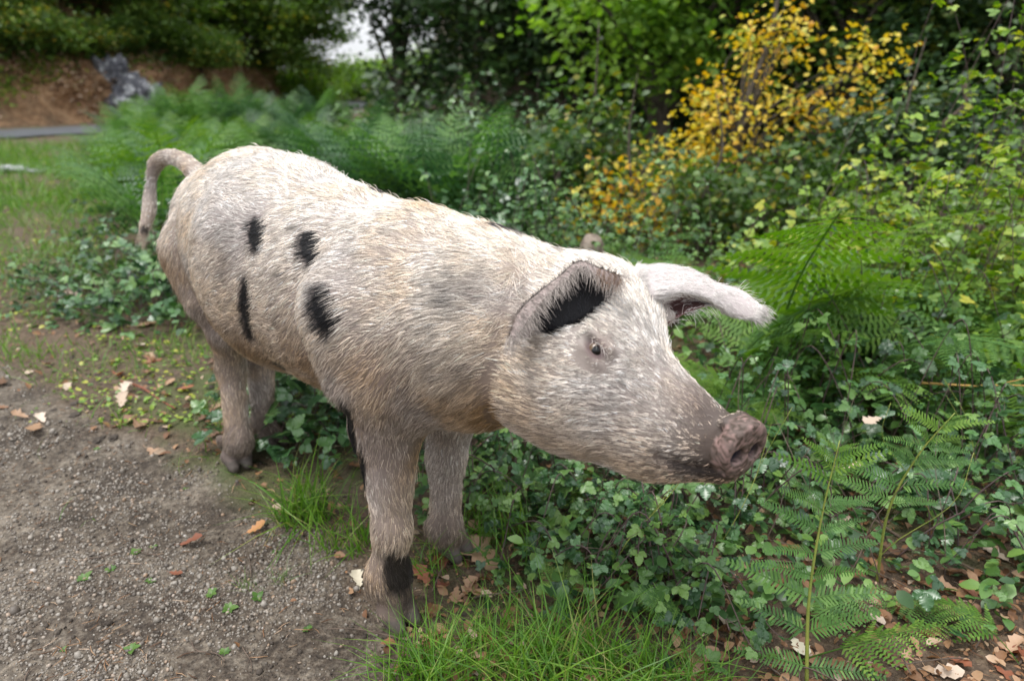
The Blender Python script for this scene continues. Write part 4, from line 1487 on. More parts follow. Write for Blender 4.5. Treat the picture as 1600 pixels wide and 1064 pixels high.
# ------------------------------------------------------------------ undergrowth
def frond_mesh(name, L, npair, wmax, arch, detail, material, seed):
    """a bracken frond along +x, rising and arching; pinnae with pinnules"""
    r = np.random.default_rng(seed)
    b = Bag()
    t = np.linspace(0, 1, 14)
    ax_ = np.stack([L * (t - .10 * t ** 3), L * .03 * np.sin(t * 5 + seed), L * (.62 * t - arch * t ** 2)], 1)
    b.add(*tube(ax_, np.linspace(.0035, .0008, 14) * L / .6, 4, False), tint=.5)
    tang = nrm(np.gradient(ax_, axis=0))
    for k in range(npair):
        u = .24 + .76 * (k + .3) / npair
        p = np.array([np.interp(u, t, ax_[:, c]) for c in range(3)])
        tg = nrm(np.array([np.interp(u, t, tang[:, c]) for c in range(3)]))
        ln = wmax * L * (1 - ((u - .24) / .76)) ** .8 * (.9 + .2 * r.random()) + .012 * L
        lf = nrm(np.cross([0, 0, 1.], tg))
        up = np.cross(tg, lf)
        for s in (1, -1):
            d = nrm(lf * s + tg * (.35 + .4 * u) - up * (.05 + .25 * r.random()) + r.normal(0, .05, 3))
            nz = nrm(up - d * (up @ d))
            sd = np.cross(nz, d)
            npn = detail
            if npn <= 1:
                v = np.array([[0, 0, 0], [.35, .13, 0], [1, 0, -.12], [.35, -.13, 0]]) * ln
                b.add(p + v @ np.stack([d, sd, nz]), [np.array([[0, 2, 1], [0, 3, 2]])], r.random())
                continue
            tn_ = r.random()
            for q in range(npn):
                w_ = (q + .5) / npn
                pl = min(ln * .16, .046 * L) * (1 - w_) ** .6 + ln * .015
                c = p + d * ln * w_ - nz * ln * .14 * w_ ** 2
                for s2 in (1, -1):
                    e = nrm(sd * s2 + d * .45 - nz * .1)
                    wv = d * ln / npn * .33
                    b.add(np.array([c - wv, c + e * pl * .6 - wv * .7, c + e * pl, c + e * pl * .6 + wv * .8, c + wv]), [np.array([[0, 1, 2], [0, 2, 3], [0, 3, 4]])], np.clip(tn_ * .6 + .4 * r.random(), 0, .99))
    return b.mesh(name, material)


FM = [frond_mesh('frond', .62, 17, .30, .42, 9, M_FERN, 1), frond_mesh('frond', .62, 16, .33, .55, 9, M_FERN, 2), frond_mesh('frond', .62, 18, .27, .34, 9, M_FERNY, 3), frond_mesh('frond', .62, 16, .33, .62, 9, M_FERNY, 4)]
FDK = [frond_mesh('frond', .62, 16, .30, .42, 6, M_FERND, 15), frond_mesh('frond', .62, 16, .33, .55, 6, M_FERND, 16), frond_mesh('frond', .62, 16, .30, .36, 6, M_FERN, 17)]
FARC = [frond_mesh('frond', .62, 16, .34, .62, 11, M_FERNY, 21), frond_mesh('frond', .62, 15, .36, .74, 11, M_FERN, 22), frond_mesh('frond', .62, 16, .33, .56, 11, M_FERNY, 23)]
FFAR = [frond_mesh('frond', .62, 16, .30, .42, 6, M_FERN, 5), frond_mesh('frond', .62, 16, .33, .55, 6, M_FERN, 6), frond_mesh('frond', .62, 16, .30, .36, 6, M_FERNY, 7), frond_mesh('frond', .62, 16, .30, .45, 6, M_FERND, 8)]


def fern(pos, sc, n_, seed, label, group, lib, spread=(0, 6.28), steep=0.0):
    r = np.random.default_rng(seed)
    o = thing('fern', label, 'fern', pos, 0, group)
    for k in range(n_):
        f = link('frond', lib[int(r.integers(len(lib)))], o)
        f.rotation_euler = (r.normal(0, .12), -steep + r.normal(0, .15), spread[0] + (spread[1] - spread[0]) * (k + r.random() * .8) / n_)
        f.scale = (sc * r.uniform(.75, 1.15),) * 3
        f.location = (r.normal(0, .02), r.normal(0, .02), 0)
    return o


# bracken thicket beside the road verge and behind the pig
rf = np.random.default_rng(5)
GA = 'bracken in the thicket by the road'
for px, py, dmin in [(205, 215, 0), (225, 255, 0), (260, 240, 0), (290, 225, 0), (215, 280, 0), (245, 300, 0), (240, 215, 0), (340, 215, 0), (390, 220, 0), (320, 245, 0), (270, 275, 0), (255, 345, 0), (300, 310, 0), (195, 250, 0),
                     (440, 215, 0), (490, 220, 0), (450, 245, 0), (510, 250, 0), (540, 225, 0)]:
    g = gp(px, py + 45)
    fern((g[0], g[1], float(gh(g[0], g[1]))), rf.uniform(1.1, 1.5), int(rf.integers(10, 13)), int(rf.integers(1e6)), 'tall green bracken fern in the thicket between the road and the pig', GA, FFAR, steep=.62)
for px, py in [(215, 236), (250, 232), (290, 228), (330, 226), (370, 222), (410, 220), (450, 216), (490, 214), (530, 212), (235, 246), (310, 240), (390, 236), (470, 230)]:
    g = gp(px, py)
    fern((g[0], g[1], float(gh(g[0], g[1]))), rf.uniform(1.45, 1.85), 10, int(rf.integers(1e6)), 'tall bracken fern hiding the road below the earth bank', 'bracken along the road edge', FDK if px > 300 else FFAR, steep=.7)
GB = 'bracken in the thicket behind the back of the pig'
for px, py in [(545, 300), (590, 290), (640, 285), (560, 335), (610, 330), (660, 325), (700, 300), (740, 310), (520, 280), (690, 345), (780, 330), (830, 320), (620, 260), (560, 262), (700, 262), (760, 275), (840, 280)]:
    g = gp(px, py + 40)
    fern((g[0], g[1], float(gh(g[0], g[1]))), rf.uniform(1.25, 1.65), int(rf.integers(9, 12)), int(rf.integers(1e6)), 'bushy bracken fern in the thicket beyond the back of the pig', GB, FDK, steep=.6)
GC = 'bracken behind the ears of the pig'
for px, py, d, sc, sp, st, lb in [(1130, 500, 2.05, 1.15, (-1.2, 1.2), .0, 'bracken fern right behind the tip of the far ear'), (1230, 480, 2.15, 1.45, (-1.9, 1.2), .1, 'largest arching bracken fern beside the far ear'), (1040, 480, 2.5, 1.0, (-1, 4), .1, 'bracken fern directly above the base of the far ear'), (1360, 500, 2.05, 1.25, (-2.0, 1.3), .0, 'arching bracken fern in front of the low yellow-green mound'), (1200, 600, 1.75, .62, (1.0, 4.6), .0, 'small bracken fern under the hanging tip of the far ear'),
                              (1470, 540, 1.9, 1.1, (-1.5, 3), 0, 'bracken fern between the two leafy mounds'), (960, 440, 3.0, 1.0, (-.6, 3.6), .0, 'bracken fern beside the weathered cut stump'), (1560, 640, 1.75, .7, (1, 4.6), .1, 'bracken fern above the dry orange stalk'), (1100, 600, 1.7, .55, (-.9, 2.0), .0, 'small bracken fern behind the forehead of the pig')]:
    g = at(px, py, d)
    fern((g[0], g[1], float(gh(g[0], g[1]))), sc, 6, int(rf.integers(1e6)), lb, GC, FARC, sp, st + .45)

# the two upright ferns in front on the right: every pinna is a part
def pinna_mesh(seed, npn=18, fm=None):
    r = np.random.default_rng(seed)
    b = Bag()
    t = np.linspace(0, 1, 8)
    ax_ = np.stack([t, t * 0, .10 * t - .22 * t * t], 1)
    b.add(*tube(ax_, np.linspace(.012, .004, 8), 4, False))
    for q in range(npn):
        w_ = .06 + .94 * (q + .2) / npn
        pl = .185 * (1 - w_) ** .6 + .02
        c = np.array([w_, 0, .10 * w_ - .22 * w_ * w_])
        hw = .31 / npn
        for s in (1, -1):
            e = nrm([.35 + .25 * r.random(), s, .10])
            V = [c + [-hw, 0, 0], c + [hw, 0, 0]]
            k4 = []
            for a, ww in ((.25, .9), (.5, .95), (.75, .7)):
                V += [c + e * pl * a + [-hw * ww * (1.12 if a != .5 else .82), 0, 0], c + e * pl * a + [hw * ww, 0, 0]]
            V += [c + e * pl - [0, 0, .01]]
            V = np.array(V)
            b.add(V, [np.array([[0, 1, 3, 2], [2, 3, 5, 4], [4, 5, 7, 6]]), np.array([[6, 7, 8]])], np.clip(.4 + .3 * r.random(), 0, 1))
    return b.mesh('pinna', fm or M_FERN)


PINY = [pinna_mesh(4, 14, M_FERNY), pinna_mesh(5, 13, M_FERNY), pinna_mesh(6, 12, M_FERNY)]
PIN = [pinna_mesh(1), pinna_mesh(2, 17), pinna_mesh(3, 19)]


def bracken(label, foot, top, bend, rows, seed, wscale):
    """one upright stalk with opposite pinnae; rows = (t along stalk, length m)"""
    r = np.random.default_rng(seed)
    foot, top = np.asarray(foot), np.asarray(top)
    o = thing('fern', label, 'fern', foot)
    path = spline([foot - [0, 0, .02], foot + (top - foot) * .35 + bend, foot + (top - foot) * .7 + np.asarray(bend) * .8, top], 24)
    b = Bag()
    b.add(*tube(path - foot, np.linspace(.0035, .0008, 24), 6))
    link('stalk', b.mesh('stalk', M_STALK, True), o)
    tang = nrm(np.gradient(path, axis=0))
    view = nrm(CC - path[12])
    lf = nrm(np.cross(view * [1, 1, 0] + [.25, 0, 0], [0, 0, 1.]))
    for t, ln in rows:
        p = path[int(t * 23)]
        tg = tang[int(t * 23)]
        for s in (1, -1):
            d = nrm(lf * s * (1.0) + tg * (r.uniform(.25, .5) + 1.1 * max(0, t - .7)) + nrm(view) * r.uniform(-.15, .45) + r.normal(0, .16, 3))
            nz = nrm(np.cross(np.cross(d, tg), d) * .0 + (view * .7 + np.array([0, 0, .8])) - d * ((view * .7 + np.array([0, 0, .8])) @ d) + r.normal(0, .15, 3))
            nz = nrm(nz - d * (nz @ d))
            y = np.cross(nz, d)
            m = np.stack([d, y, nz], -1) * ln * wscale * r.uniform(.6, 1.2)
            put(link('pinna', (PIN if t < .8 else PINY)[int(r.integers(3))], o), m * (1 if t < .8 else 1.5), p - foot)
    return o


f1 = gp(1263, 1062)
bracken('upright bracken fern with pale undersides below the snout of the pig', (f1[0], f1[1], 0), at(1312, 688, .93), (-.016, 0, .0), [(.10, .12), (.24, .115), (.36, .13), (.47, .135), (.56, .125), (.64, .115), (.71, .10), (.77, .085), (.83, .07), (.88, .055), (.92, .045), (.96, .03), (.99, .02)], 3, .98)
f2 = gp(1372, 905)
bracken('taller arching bracken fern with yellow stalk', (f2[0], f2[1], 0), at(1492, 645, 1.10), (-.035, 0, .03), [(.42, .12), (.52, .125), (.61, .12), (.69, .105), (.76, .09), (.82, .075), (.87, .06), (.91, .05), (.95, .04), (.98, .025)], 4, .92)
for q, (a, b, d, sc, sp, lb) in enumerate([(1270, 1000, .93, .42, (-.3, .5), 'low bracken frond reaching right from the upright fern'), (860, 985, 1.02, .20, (.5, 2.8), 'tiny bright fern sprouting in the grass by the front hoof'), (1075, 990, 1.0, .26, (2.4, 3.6), 'small drooping fern frond above the bright grass'),
                                           (880, 850, 1.30, .30, (-.3, 3.4), 'small fern among brambles between pig and grass'), (1570, 1010, .95, .35, (2.0, 3.4), 'small fern low in the leaf litter near dry twigs'), (560, 640, 2.15, .45, (0, 6.28), 'small fern under the belly of the pig')]):
    g = at(a, b, d)
    fern((g[0], g[1], float(gh(g[0], g[1])) + .01), sc, 2 if q != 5 else 6, 900 + q, lb, None, FM, sp, .25 if q in (0, 2) else 0)

# ------------------------------------------------------------------ brambles
SER = [leaf_serrate(.34, .06, .12, 6, s) for s in range(4)]
TRI = [trifoliate(SER[0]), trifoliate(SER[1], 1.25, .7), trifoliate(leaf_serrate(.38, .02, .2, 6, 9), 1.0, .85)]
TRI_ME = [mesh_from('leaf', t[0], t[1], M_BRAM, False, np.zeros(len(t[0]))) for t in TRI]
TRI6 = trifoliate(leaf6(.36, .07, .12))
TRI6Y = TRI6
TRI2_ME = [mesh_from('leaf', t[0], t[1], M_BRAM2, False, np.zeros(len(t[0]))) for t in TRI]
TRIY_ME = [mesh_from('leaf', t[0], t[1], M_BRAMY, False, np.zeros(len(t[0]))) for t in (TRI6, trifoliate(leaf6(.42, .1, .05), 1.2, .8))]


def bramble(base, R, H, ncane, nleaf, ls, seed, label, group=None, n_obj=0, material=None, y=False, name='bramble', cat='bramble', fill=.5):
    r = np.random.default_rng(seed)
    base = np.array([base[0], base[1], float(gh(base[0], base[1]))])
    ls = ls * r.uniform(.72, 1.3) if not y else ls
    o = thing(name, label, cat, base, 0, group)
    cb = Bag()
    pts, tn = [], []
    for c in range(ncane):
        a = r.uniform(0, 2 * math.pi)
        rad_ = R * r.uniform(.55, 1.1)
        h = H * r.uniform(.5, 1.1)
        s = np.r_[r.normal(0, R * .22, 2), 0]
        e = s + np.r_[math.cos(a) * rad_, math.sin(a) * rad_, 0]
        mid = (s + e) / 2 + np.r_[r.normal(0, R * .12, 2), h * 1.25]
        path = spline([s, s * .6 + mid * .4 + [0, 0, h * .25], mid, e * .75 + mid * .25 + [0, 0, h * .1], e + [0, 0, h * r.uniform(.0, .5)]], 22)
        cb.add(*tube(path, np.linspace(.0020, .0008, 22), 4, False))
        pts.append(path[3:])
        tn.append(np.gradient(path, axis=0)[3:])
    pts, tn = np.concatenate(pts), nrm(np.concatenate(tn))
    link('canes', cb.mesh('canes', M_CANE, True), o)
    q = r.integers(0, len(pts), nleaf)
    nf_ = int(nleaf * fill)
    T = pts[q] + r.normal(0, .2 * ls, (nleaf, 3))
    ph = r.uniform(0, 2 * math.pi, nf_)
    rd = R * np.sqrt(r.random(nf_)) * 1.05
    T[:nf_] = np.stack([np.cos(ph) * rd, np.sin(ph) * rd, H * (1.02 - .75 * (rd / R / 1.1) ** 2) * (.25 + .8 * r.random(nf_))], 1) + r.normal(0, .02, (nf_, 3))
    T[:, 2] = np.maximum(T[:, 2], .015)
    sd = nrm(np.cross(tn[q], [0, 0, 1.]) * r.choice([-1, 1], nleaf)[:, None] + tn[q] * .4)
    Fm = frames(nleaf, 1, .55, r, sd)
    sc = ls * (.45 + 1.0 * r.random(nleaf) ** 1.3)
    M = Fm * sc[:, None, None]
    tint = r.random(nleaf)
    lib = TRIY_ME if y else (TRI2_ME if material else TRI_ME)
    leafy(o, base, 'leaf', lib, (TRI6 if (y or nleaf > 500) else TRI[0]), M, T + base, tint, M_BRAMY if y else (material or M_BRAM), n_obj)
    return o


rb = np.random.default_rng(9)
GN = 'brambles under the chin of the pig'
for px, py, R, H, nl, lb in [(800, 780, .26, .17, 260, 'wet bramble just beside the far front leg'), (900, 800, .26, .15, 260, 'wet dark bramble below the jaw of the pig'), (1000, 830, .24, .15, 240, 'wet bramble below the mouth corner of the pig'), (860, 730, .26, .20, 240, 'bramble below the throat of the pig'), (960, 900, .20, .12, 190, 'low bramble directly behind the bright grass tufts'),
                         (1060, 900, .20, .14, 170, 'low bramble between the bright grass and the upright fern'), (780, 700, .25, .18, 220, 'bramble in the shade under the neck of the pig'), (720, 760, .16, .12, 110, 'small bramble at the heel of the far front leg')]:
    g = gp(px, py + 15)
    bramble(g, R, H, 8, int(nl * 1.15), .0195, int(rb.integers(1e6)), lb, GN, 110, M_BRAM2 if rb.random() < .35 else None)
GR = 'brambles on the bank to the right of the snout'
for px, py, R, H, nl, lb in [(1100, 800, .26, .18, 230, 'low bramble directly below the mouth of the pig'), (1130, 720, .30, .25, 280, 'bramble directly behind the snout disc of the pig'), (1230, 660, .34, .33, 330, 'tall small-leaved bramble between the snout and the far ferns'), (1350, 690, .34, .28, 330, 'bramble directly behind the tip of the upright fern'), (1470, 720, .34, .28, 330, 'bramble behind the arching tip of the yellow-stalked fern'), (1570, 740, .3, .3, 300, 'bramble under the dry orange stalk'),
                         (1330, 790, .20, .10, 90, 'sparse low bramble between the two upright ferns'), (1450, 830, .3, .14, 170, 'sparse low bramble beside the foot of the yellow-stalked fern'), (1560, 850, .26, .16, 170, 'sparse bramble over brown litter and dry twigs'), (1250, 560, .36, .36, 320, 'bramble at the foot of the ferns behind the far ear'), (1400, 600, .38, .36, 330, 'leafy bramble in front of the low yellow-green mound'), (1540, 600, .36, .38, 330, 'leafy bramble in front of the rounded bright green mound'), (1170, 780, .18, .15, 110, 'low bramble between the mouth and the upright fern')]:
    g = gp(px, py + 15)
    bramble(g, R, H, 7, int(nl * 1.05), .0205, int(rb.integers(1e6)), lb, GR, 70, M_BRAM2 if rb.random() < .65 else None)
GL = 'brambles on the verge behind the hind legs'
for px, py, R, H, nl, lb in [(150, 420, .40, .28, 320, 'blue-green bramble below the bracken on the verge'), (220, 440, .42, .30, 340, 'blue-green bramble directly below the tip of the tail'), (290, 470, .40, .25, 300, 'bramble partly hidden by the ham of the pig'), (130, 470, .30, .16, 200, 'low verge bramble in front of the larger blue-green one'), (240, 490, .32, .18, 240, 'low bramble just behind the near hind leg'), (330, 430, .4, .3, 260, 'bramble hidden behind the rump of the pig'), (90, 440, .26, .12, 120, 'smallest bramble on the open grass verge')]:
    g = gp(px, py + 10)
    bramble(g, R, H, 8, int(nl * 1.2), .028, int(rb.integers(1e6)), lb, GL, 40)
GM = 'brambles beyond the belly and back of the pig'
for px, py, R, H, nl, lb in [(470, 640, .28, .2, 240, 'bramble seen under the belly beside the far hind leg'), (540, 620, .3, .22, 240, 'bramble seen under the belly behind the shoulder'), (500, 690, .2, .12, 130, 'low bramble between hind hooves and the bushy grass tuft'), (600, 680, .2, .16, 150, 'bramble hidden behind the near front leg'), (640, 640, .28, .22, 200, 'bramble seen between the two front legs')]:
    g = gp(px, py)
    bramble(g, R, H, 7, nl, .031, int(rb.integers(1e6)), lb, GM, 40)
GV = 'leafy thicket beyond the back of the pig'
for px, py, R, H, nl in [(660, 300, .8, .62, 900), (760, 290, .8, .70, 900), (850, 300, .7, .66, 800), (900, 400, .45, .5, 600), (800, 370, .5, .5, 600), (720, 350, .6, .5, 600), (1020, 420, .5, .45, 600), (580, 230, 1.0, .7, 800), (690, 235, 1.1, .75, 900), (800, 240, 1.1, .8, 900)]:
    g = gp(px, py + 50)
    bramble(g, R, H, 9, int(nl * 1.6), .027 if py > 280 else .034, int(rb.integers(1e6)), 'tall leafy thicket of brambles beyond the back of the pig', GV, 0, M_BRAM2 if px % 40 else None, fill=.75)
# vine mounds on the right
for px, py, d, R, H, nl, lb in [(1560, 500, 2.9, .85, 1.22, 1900, 'tall mound of yellow-green climbing leaves by the dark trees'), (1420, 520, 2.6, .60, .62, 1200, 'low mound of yellow-green leaves behind the bracken'), (1600, 560, 2.2, .55, .66, 1000, 'rounded mound of bright green leaves beside the tall leafy mound'), (1500, 540, 2.35, .5, .5, 900, 'small mound of yellow-green leaves between two larger mounds'), (1290, 500, 2.9, .5, .5, 800, 'mound of green leaves behind the arching bracken')]:
    g = at(px, py, d)
    bramble(g, R, H, 14, int(nl * 1.35), .030, int(rb.integers(1e6)), lb, None, 150, y=True, name='vine_mound', cat='vine', fill=.8)

# leaf carpet between the plants: nobody could count it
cb = Bag()
nC = 40000
cy = 1.0 + 11 * rng.random(nC) ** 1.7
cx = cy * rng.uniform(-.85, 1.3, nC)
kv = 1 - trackw(cx, cy)
P = np.stack([cx, cy, cx * 0], 1)
vg = sstep(-.25, .35, cx - np.interp(cy, [1, 2, 3, 6, 12], [.15, -.75, -1.5, -3.2, -6.0]))
ok = (rng.random(nC) < kv * vg * np.clip(fbm(P, 2.5, 77) * 2.4 - .55, .05, 1)) & (np.hypot(cx + .45, cy - 1.35) > .40)
ok &= ~((np.abs((P - PO) @ PY) < .16) & ((P - PO) @ PX > -.95) & ((P - PO) @ PX < .12))
cx, cy = cx[ok], cy[ok]
n_ = len(cx)
ok = (cy > 1.45) | (rng.random(n_) < .30)
cx, cy = cx[ok], cy[ok]
n_ = len(cx)
hgt = np.minimum(.03 + .05 * cy, .45) * rng.random(n_) ** 1.3
T = np.stack([cx, cy, gh(cx, cy) + .01 + hgt], 1)
sc = (.022 + .007 * np.minimum(cy, 6)) * (.6 + .8 * rng.random(n_))
cb.scatter(L6, frames(n_, 1, .5) * sc[:, None, None], T, rng.random(n_))
tag(link('ground_cover', cb.mesh('ground_cover', M_BRAM2)), 'low green leafy ground cover between the brambles and ferns', 'ground cover', kind='stuff')

# brown leaf litter and twig debris
cb = Bag()
nC = 20000
cy = .75 + 4.2 * rng.random(nC) ** 1.6
cx = cy * rng.uniform(-1.3, 1.3, nC)
kv = 1 - trackw(cx, cy) * .985
ok = rng.random(nC) < kv * np.where(cx > -.2 * cy, 1, .45)
cx, cy = cx[ok], cy[ok]
n_ = len(cx)
T = np.stack([cx, cy, gh(cx, cy) + .004 + .008 * rng.random(n_)], 1)
sc = .017 * (.4 + 1.6 * rng.random(n_) ** 2)
cb.scatter(leaf6(.3, .12, .1), frames(n_, 1, .5) * sc[:, None, None], T, rng.random(n_) ** 2.2 * .9)
tag(link('leaf_litter', cb.mesh('leaf_litter', M_BROWN)), 'brown dead leaf litter on the soil under the plants', 'leaf litter', kind='stuff')

# ------------------------------------------------------------------ grass
def blade_tmpl(bend, w=.013, seg=3):
    t = np.linspace(0, 1, seg + 1)
    x = bend * t ** 2
    z = t * (1 - .25 * bend * t)
    wd = w * (1 - t ** 1.6)
    V = np.concatenate([np.stack([x, -wd, z], 1), np.stack([x, wd, z], 1)])
    a = np.arange(seg)
    return V, [np.stack([a, a + seg + 1, a + seg + 2, a + 1], 1)]


BL = [blade_tmpl(.35), blade_tmpl(.75), blade_tmpl(1.25)]


def blades(bag, P, L, r, lean=.25, wmul=1.0):
    n_ = len(P)
    k = r.integers(0, 3, n_)
    a = r.uniform(0, 2 * math.pi, n_)
    for q in range(3):
        s = k == q
        m_ = s.sum()
        if not m_:
            continue
        c, sn_ = np.cos(a[s]), np.sin(a[s])
        z = nrm(np.stack([r.normal(0, lean, m_), r.normal(0, lean, m_), np.ones(m_)], 1))
        x = np.stack([c, sn_, 0 * c], 1)
        x = nrm(x - z * (x * z).sum(1, keepdims=True))
        y = np.cross(z, x)
        M = np.stack([x, y * wmul, z], -1) * L[s][:, None, None]
        bag.scatter(BL[q], M, P[s], r.random(m_))


def tuft(px, py, n_, rad, L, seed, label, group=None, flat=1.0):
    r = np.random.default_rng(seed)
    g = gp(px, py)
    base = np.array([g[0], g[1], float(gh(g[0], g[1]))])
    b = Bag()
    n_ = int(n_ * 1.7)
    ph = r.uniform(0, 2 * math.pi, n_)
    rd = rad * np.sqrt(r.random(n_))
    P = np.stack([np.cos(ph) * rd, np.sin(ph) * rd * flat, rd * 0 - .004], 1)
    blades(b, P, L * (.45 + .75 * r.random(n_)), r, .32)
    o = link('grass_tuft', b.mesh('grass_tuft', M_GRASS), None, base)
    return tag(o, label, 'grass', group)


GT = 'bright grass tufts in front of the near front hoof'
for q, (px, py, n_, rad, L) in enumerate([(655, 1050, 60, .045, .12), (700, 1075, 70, .06, .13), (780, 1050, 60, .06, .12), (850, 1080, 90, .07, .15), (910, 1060, 90, .07, .14), (980, 1075, 90, .07, .13), (1050, 1075, 70, .06, .11), (885, 1010, 50, .06, .13), (760, 1000, 30, .05, .09), (1110, 1080, 50, .06, .09), (820, 990, 30, .06, .12), (640, 1085, 50, .06, .11)]):
    tuft(px, py, n_, rad, L, 300 + q, 'bright green grass tuft beside the near front hoof', GT)
for q, (px, py, n_, rad, L, lb) in enumerate([(478, 808, 120, .06, .15, 'bushy grass tuft on the gravel edge between front and hind legs'), (540, 850, 60, .06, .12, 'thin grass tuft against the near front leg'), (380, 690, 26, .04, .07, 'small grass tuft at the near hind hoof'), (690, 880, 40, .06, .10, 'grass tuft between the two front legs'), (745, 830, 50, .08, .12, 'grass tuft beside the far front hoof'), (440, 905, 18, .015, .045, 'tiny grass sprig on the gravel near a seedling'), (390, 915, 18, .018, .04, 'tiny grass sprig on the gravel beside orange leaves'), (330, 640, 40, .06, .09, 'grass tuft in front of the near hind leg'), (610, 735, 50, .07, .12, 'grass tuft behind the near front leg'), (800, 860, 50, .08, .14, 'tall thin grass tuft beside the big brown leaf')]):
    tuft(px, py, n_, rad, L, 400 + q, lb)
b = Bag()
nG = 125000
cy = 1.2 + 10.5 * rng.random(nG) ** 1.4
cx = cy * rng.uniform(-1.6, .1, nG)
P = np.stack([cx, cy, cx * 0], 1)
edge = np.interp(cy, [1, 2, 3, 6, 12], [.15, -.6, -1.1, -2.6, -5.4]) - cx
dens = np.where(edge > 0, .9, .25) * np.clip(.22 + .5 * (cy - 1.6), .22, 1) * np.clip(fbm(P, 3.0, 91) * 4.0 - 1.65 + .10 * np.minimum(cy - 2, 4), .03, 1) * (1 - trackw(cx, cy) * .97)
ok = rng.random(nG) < dens
P = np.stack([cx[ok], cy[ok], gh(cx[ok], cy[ok]) - .004], 1)
blades(b, P, (.030 + .020 * np.minimum(P[:, 1], 7)) * (.5 + .9 * rng.random(len(P))), rng, .4, 1.6)
tag(link('verge_grass', b.mesh('verge_grass', M_GRASS)), 'short patchy grass on the verge between track and road', 'grass', kind='stuff')
# small-leaved weeds on the verge
b = Bag()
nG = 24000
cy = 1.8 + 9 * rng.random(nG) ** 1.4
cx = cy * rng.uniform(-1.5, -.1, nG)
P = np.stack([cx, cy, cx * 0], 1)
ok = rng.random(nG) < np.clip(fbm(P, 2.2, 95) * 3.2 - 1.2, .02, 1) * (1 - trackw(cx, cy) * .98)
P = np.stack([cx[ok], cy[ok], gh(cx[ok], cy[ok]) + .012 * rng.random(ok.sum()) + .003], 1)
b.scatter(L6, frames(len(P), 1, .3) * ((.009 + .004 * P[:, 1]) * (.5 + .8 * rng.random(len(P))))[:, None, None], P, rng.random(len(P)))
tag(link('verge_weeds', b.mesh('verge_weeds', M_BRAMY)), 'low leafy weeds spread over the grass verge', 'weeds', kind='stuff')

# crumbs of plant debris over track and soil
b = Bag()
nD = 9000
cy = .72 + 2.6 * rng.random(nD) ** 1.3
cx = cy * rng.uniform(-.95, 1.0, nD)
P = np.stack([cx, cy, cx * 0], 1)
ok = rng.random(nD) < np.clip(fbm(P, 4, 88) * 3 - .9, .05, 1)
cx, cy = cx[ok], cy[ok]
n_ = len(cx)
tv_, tf_ = tube([[0, 0, 0], [.5, .06, .04], [1, -.03, 0]], [.03, .035, .02], 4)
b.scatter((tv_, tf_), frames(n_, 1, .25) * (.006 + .026 * rng.random(n_) ** 2)[:, None, None], np.stack([cx, cy, gh(cx, cy) + .002], 1), rng.random(n_) * .75)
tag(link('plant_debris', b.mesh('plant_debris', M_BROWN)), 'fine brown bits of stem and bark strewn over the track', 'debris', kind='stuff')

# ------------------------------------------------------------------ gravel
def icosa():
    p = (1 + 5 ** .5) / 2
    V = nrm(np.array([[-1, p, 0], [1, p, 0], [-1, -p, 0], [1, -p, 0], [0, -1, p], [0, 1, p], [0, -1, -p], [0, 1, -p], [p, 0, -1], [p, 0, 1], [-p, 0, -1], [-p, 0, 1]]))
    Fc = np.array([[0, 11, 5], [0, 5, 1], [0, 1, 7], [0, 7, 10], [0, 10, 11], [1, 5, 9], [5, 11, 4], [11, 10, 2], [10, 7, 6], [7, 1, 8], [3, 9, 4], [3, 4, 2], [3, 2, 6], [3, 6, 8], [3, 8, 9], [4, 9, 5], [2, 4, 11], [6, 2, 10], [8, 6, 7], [9, 8, 1]])
    return V, Fc


m_peb, n, l = mat('gravel_grain')
a_ = N(n, 'ShaderNodeAttribute', attribute_name='tint')
rp = ramp(n, [(0, (.05, .040, .032)), (.25, (.12, .098, .078)), (.5, (.195, .168, .138)), (.75, (.29, .258, .22)), (.88, (.26, .17, .105)), (1, (.48, .46, .43))])
p_ = N(n, 'ShaderNodeBsdfPrincipled', Roughness=.55)
o_ = N(n, 'ShaderNodeOutputMaterial')
l.new(a_.outputs['Fac'], rp.inputs['Fac'])
l.new(rp.outputs['Color'], p_.inputs['Base Color'])
l.new(p_.outputs[0], o_.inputs['Surface'])
iv, ifc = icosa()
nP = 92000
cy = .70 + 1.9 * rng.random(nP) ** 1.35
cx = -cy * rng.uniform(-.05, 1.35, nP)
P = np.stack([cx, cy, cx * 0], 1)
ok = rng.random(nP) < trackw(cx, cy) * np.clip(fbm(P, 6, 71) * 3.4 - 1.2, .06, 1)
cx, cy = cx[ok], cy[ok]
n_ = len(cx)
s = .0018 * np.exp(rng.normal(0, .42, n_)) * (.8 + .35 * cy)
M = frames(n_, 1, 1.0) * (s[:, None] * rng.uniform(.65, 1.25, (n_, 3)))[:, None, :]
b = Bag()
jit = [iv * (1 + np.random.default_rng(q).uniform(-.22, .22, (12, 1))) for q in range(4)]
k4 = rng.integers(0, 4, n_)
T = np.stack([cx, cy, gh(cx, cy) + s * .25], 1)
for q in range(4):
    w4 = k4 == q
    b.scatter((jit[q], [ifc]), M[w4], T[w4], np.clip(rng.beta(2, 2.2, w4.sum()), 0, .999))
tag(link('gravel', b.mesh('gravel', m_peb, True)), 'loose grey and tan gravel grains on the track', 'gravel', kind='stuff')

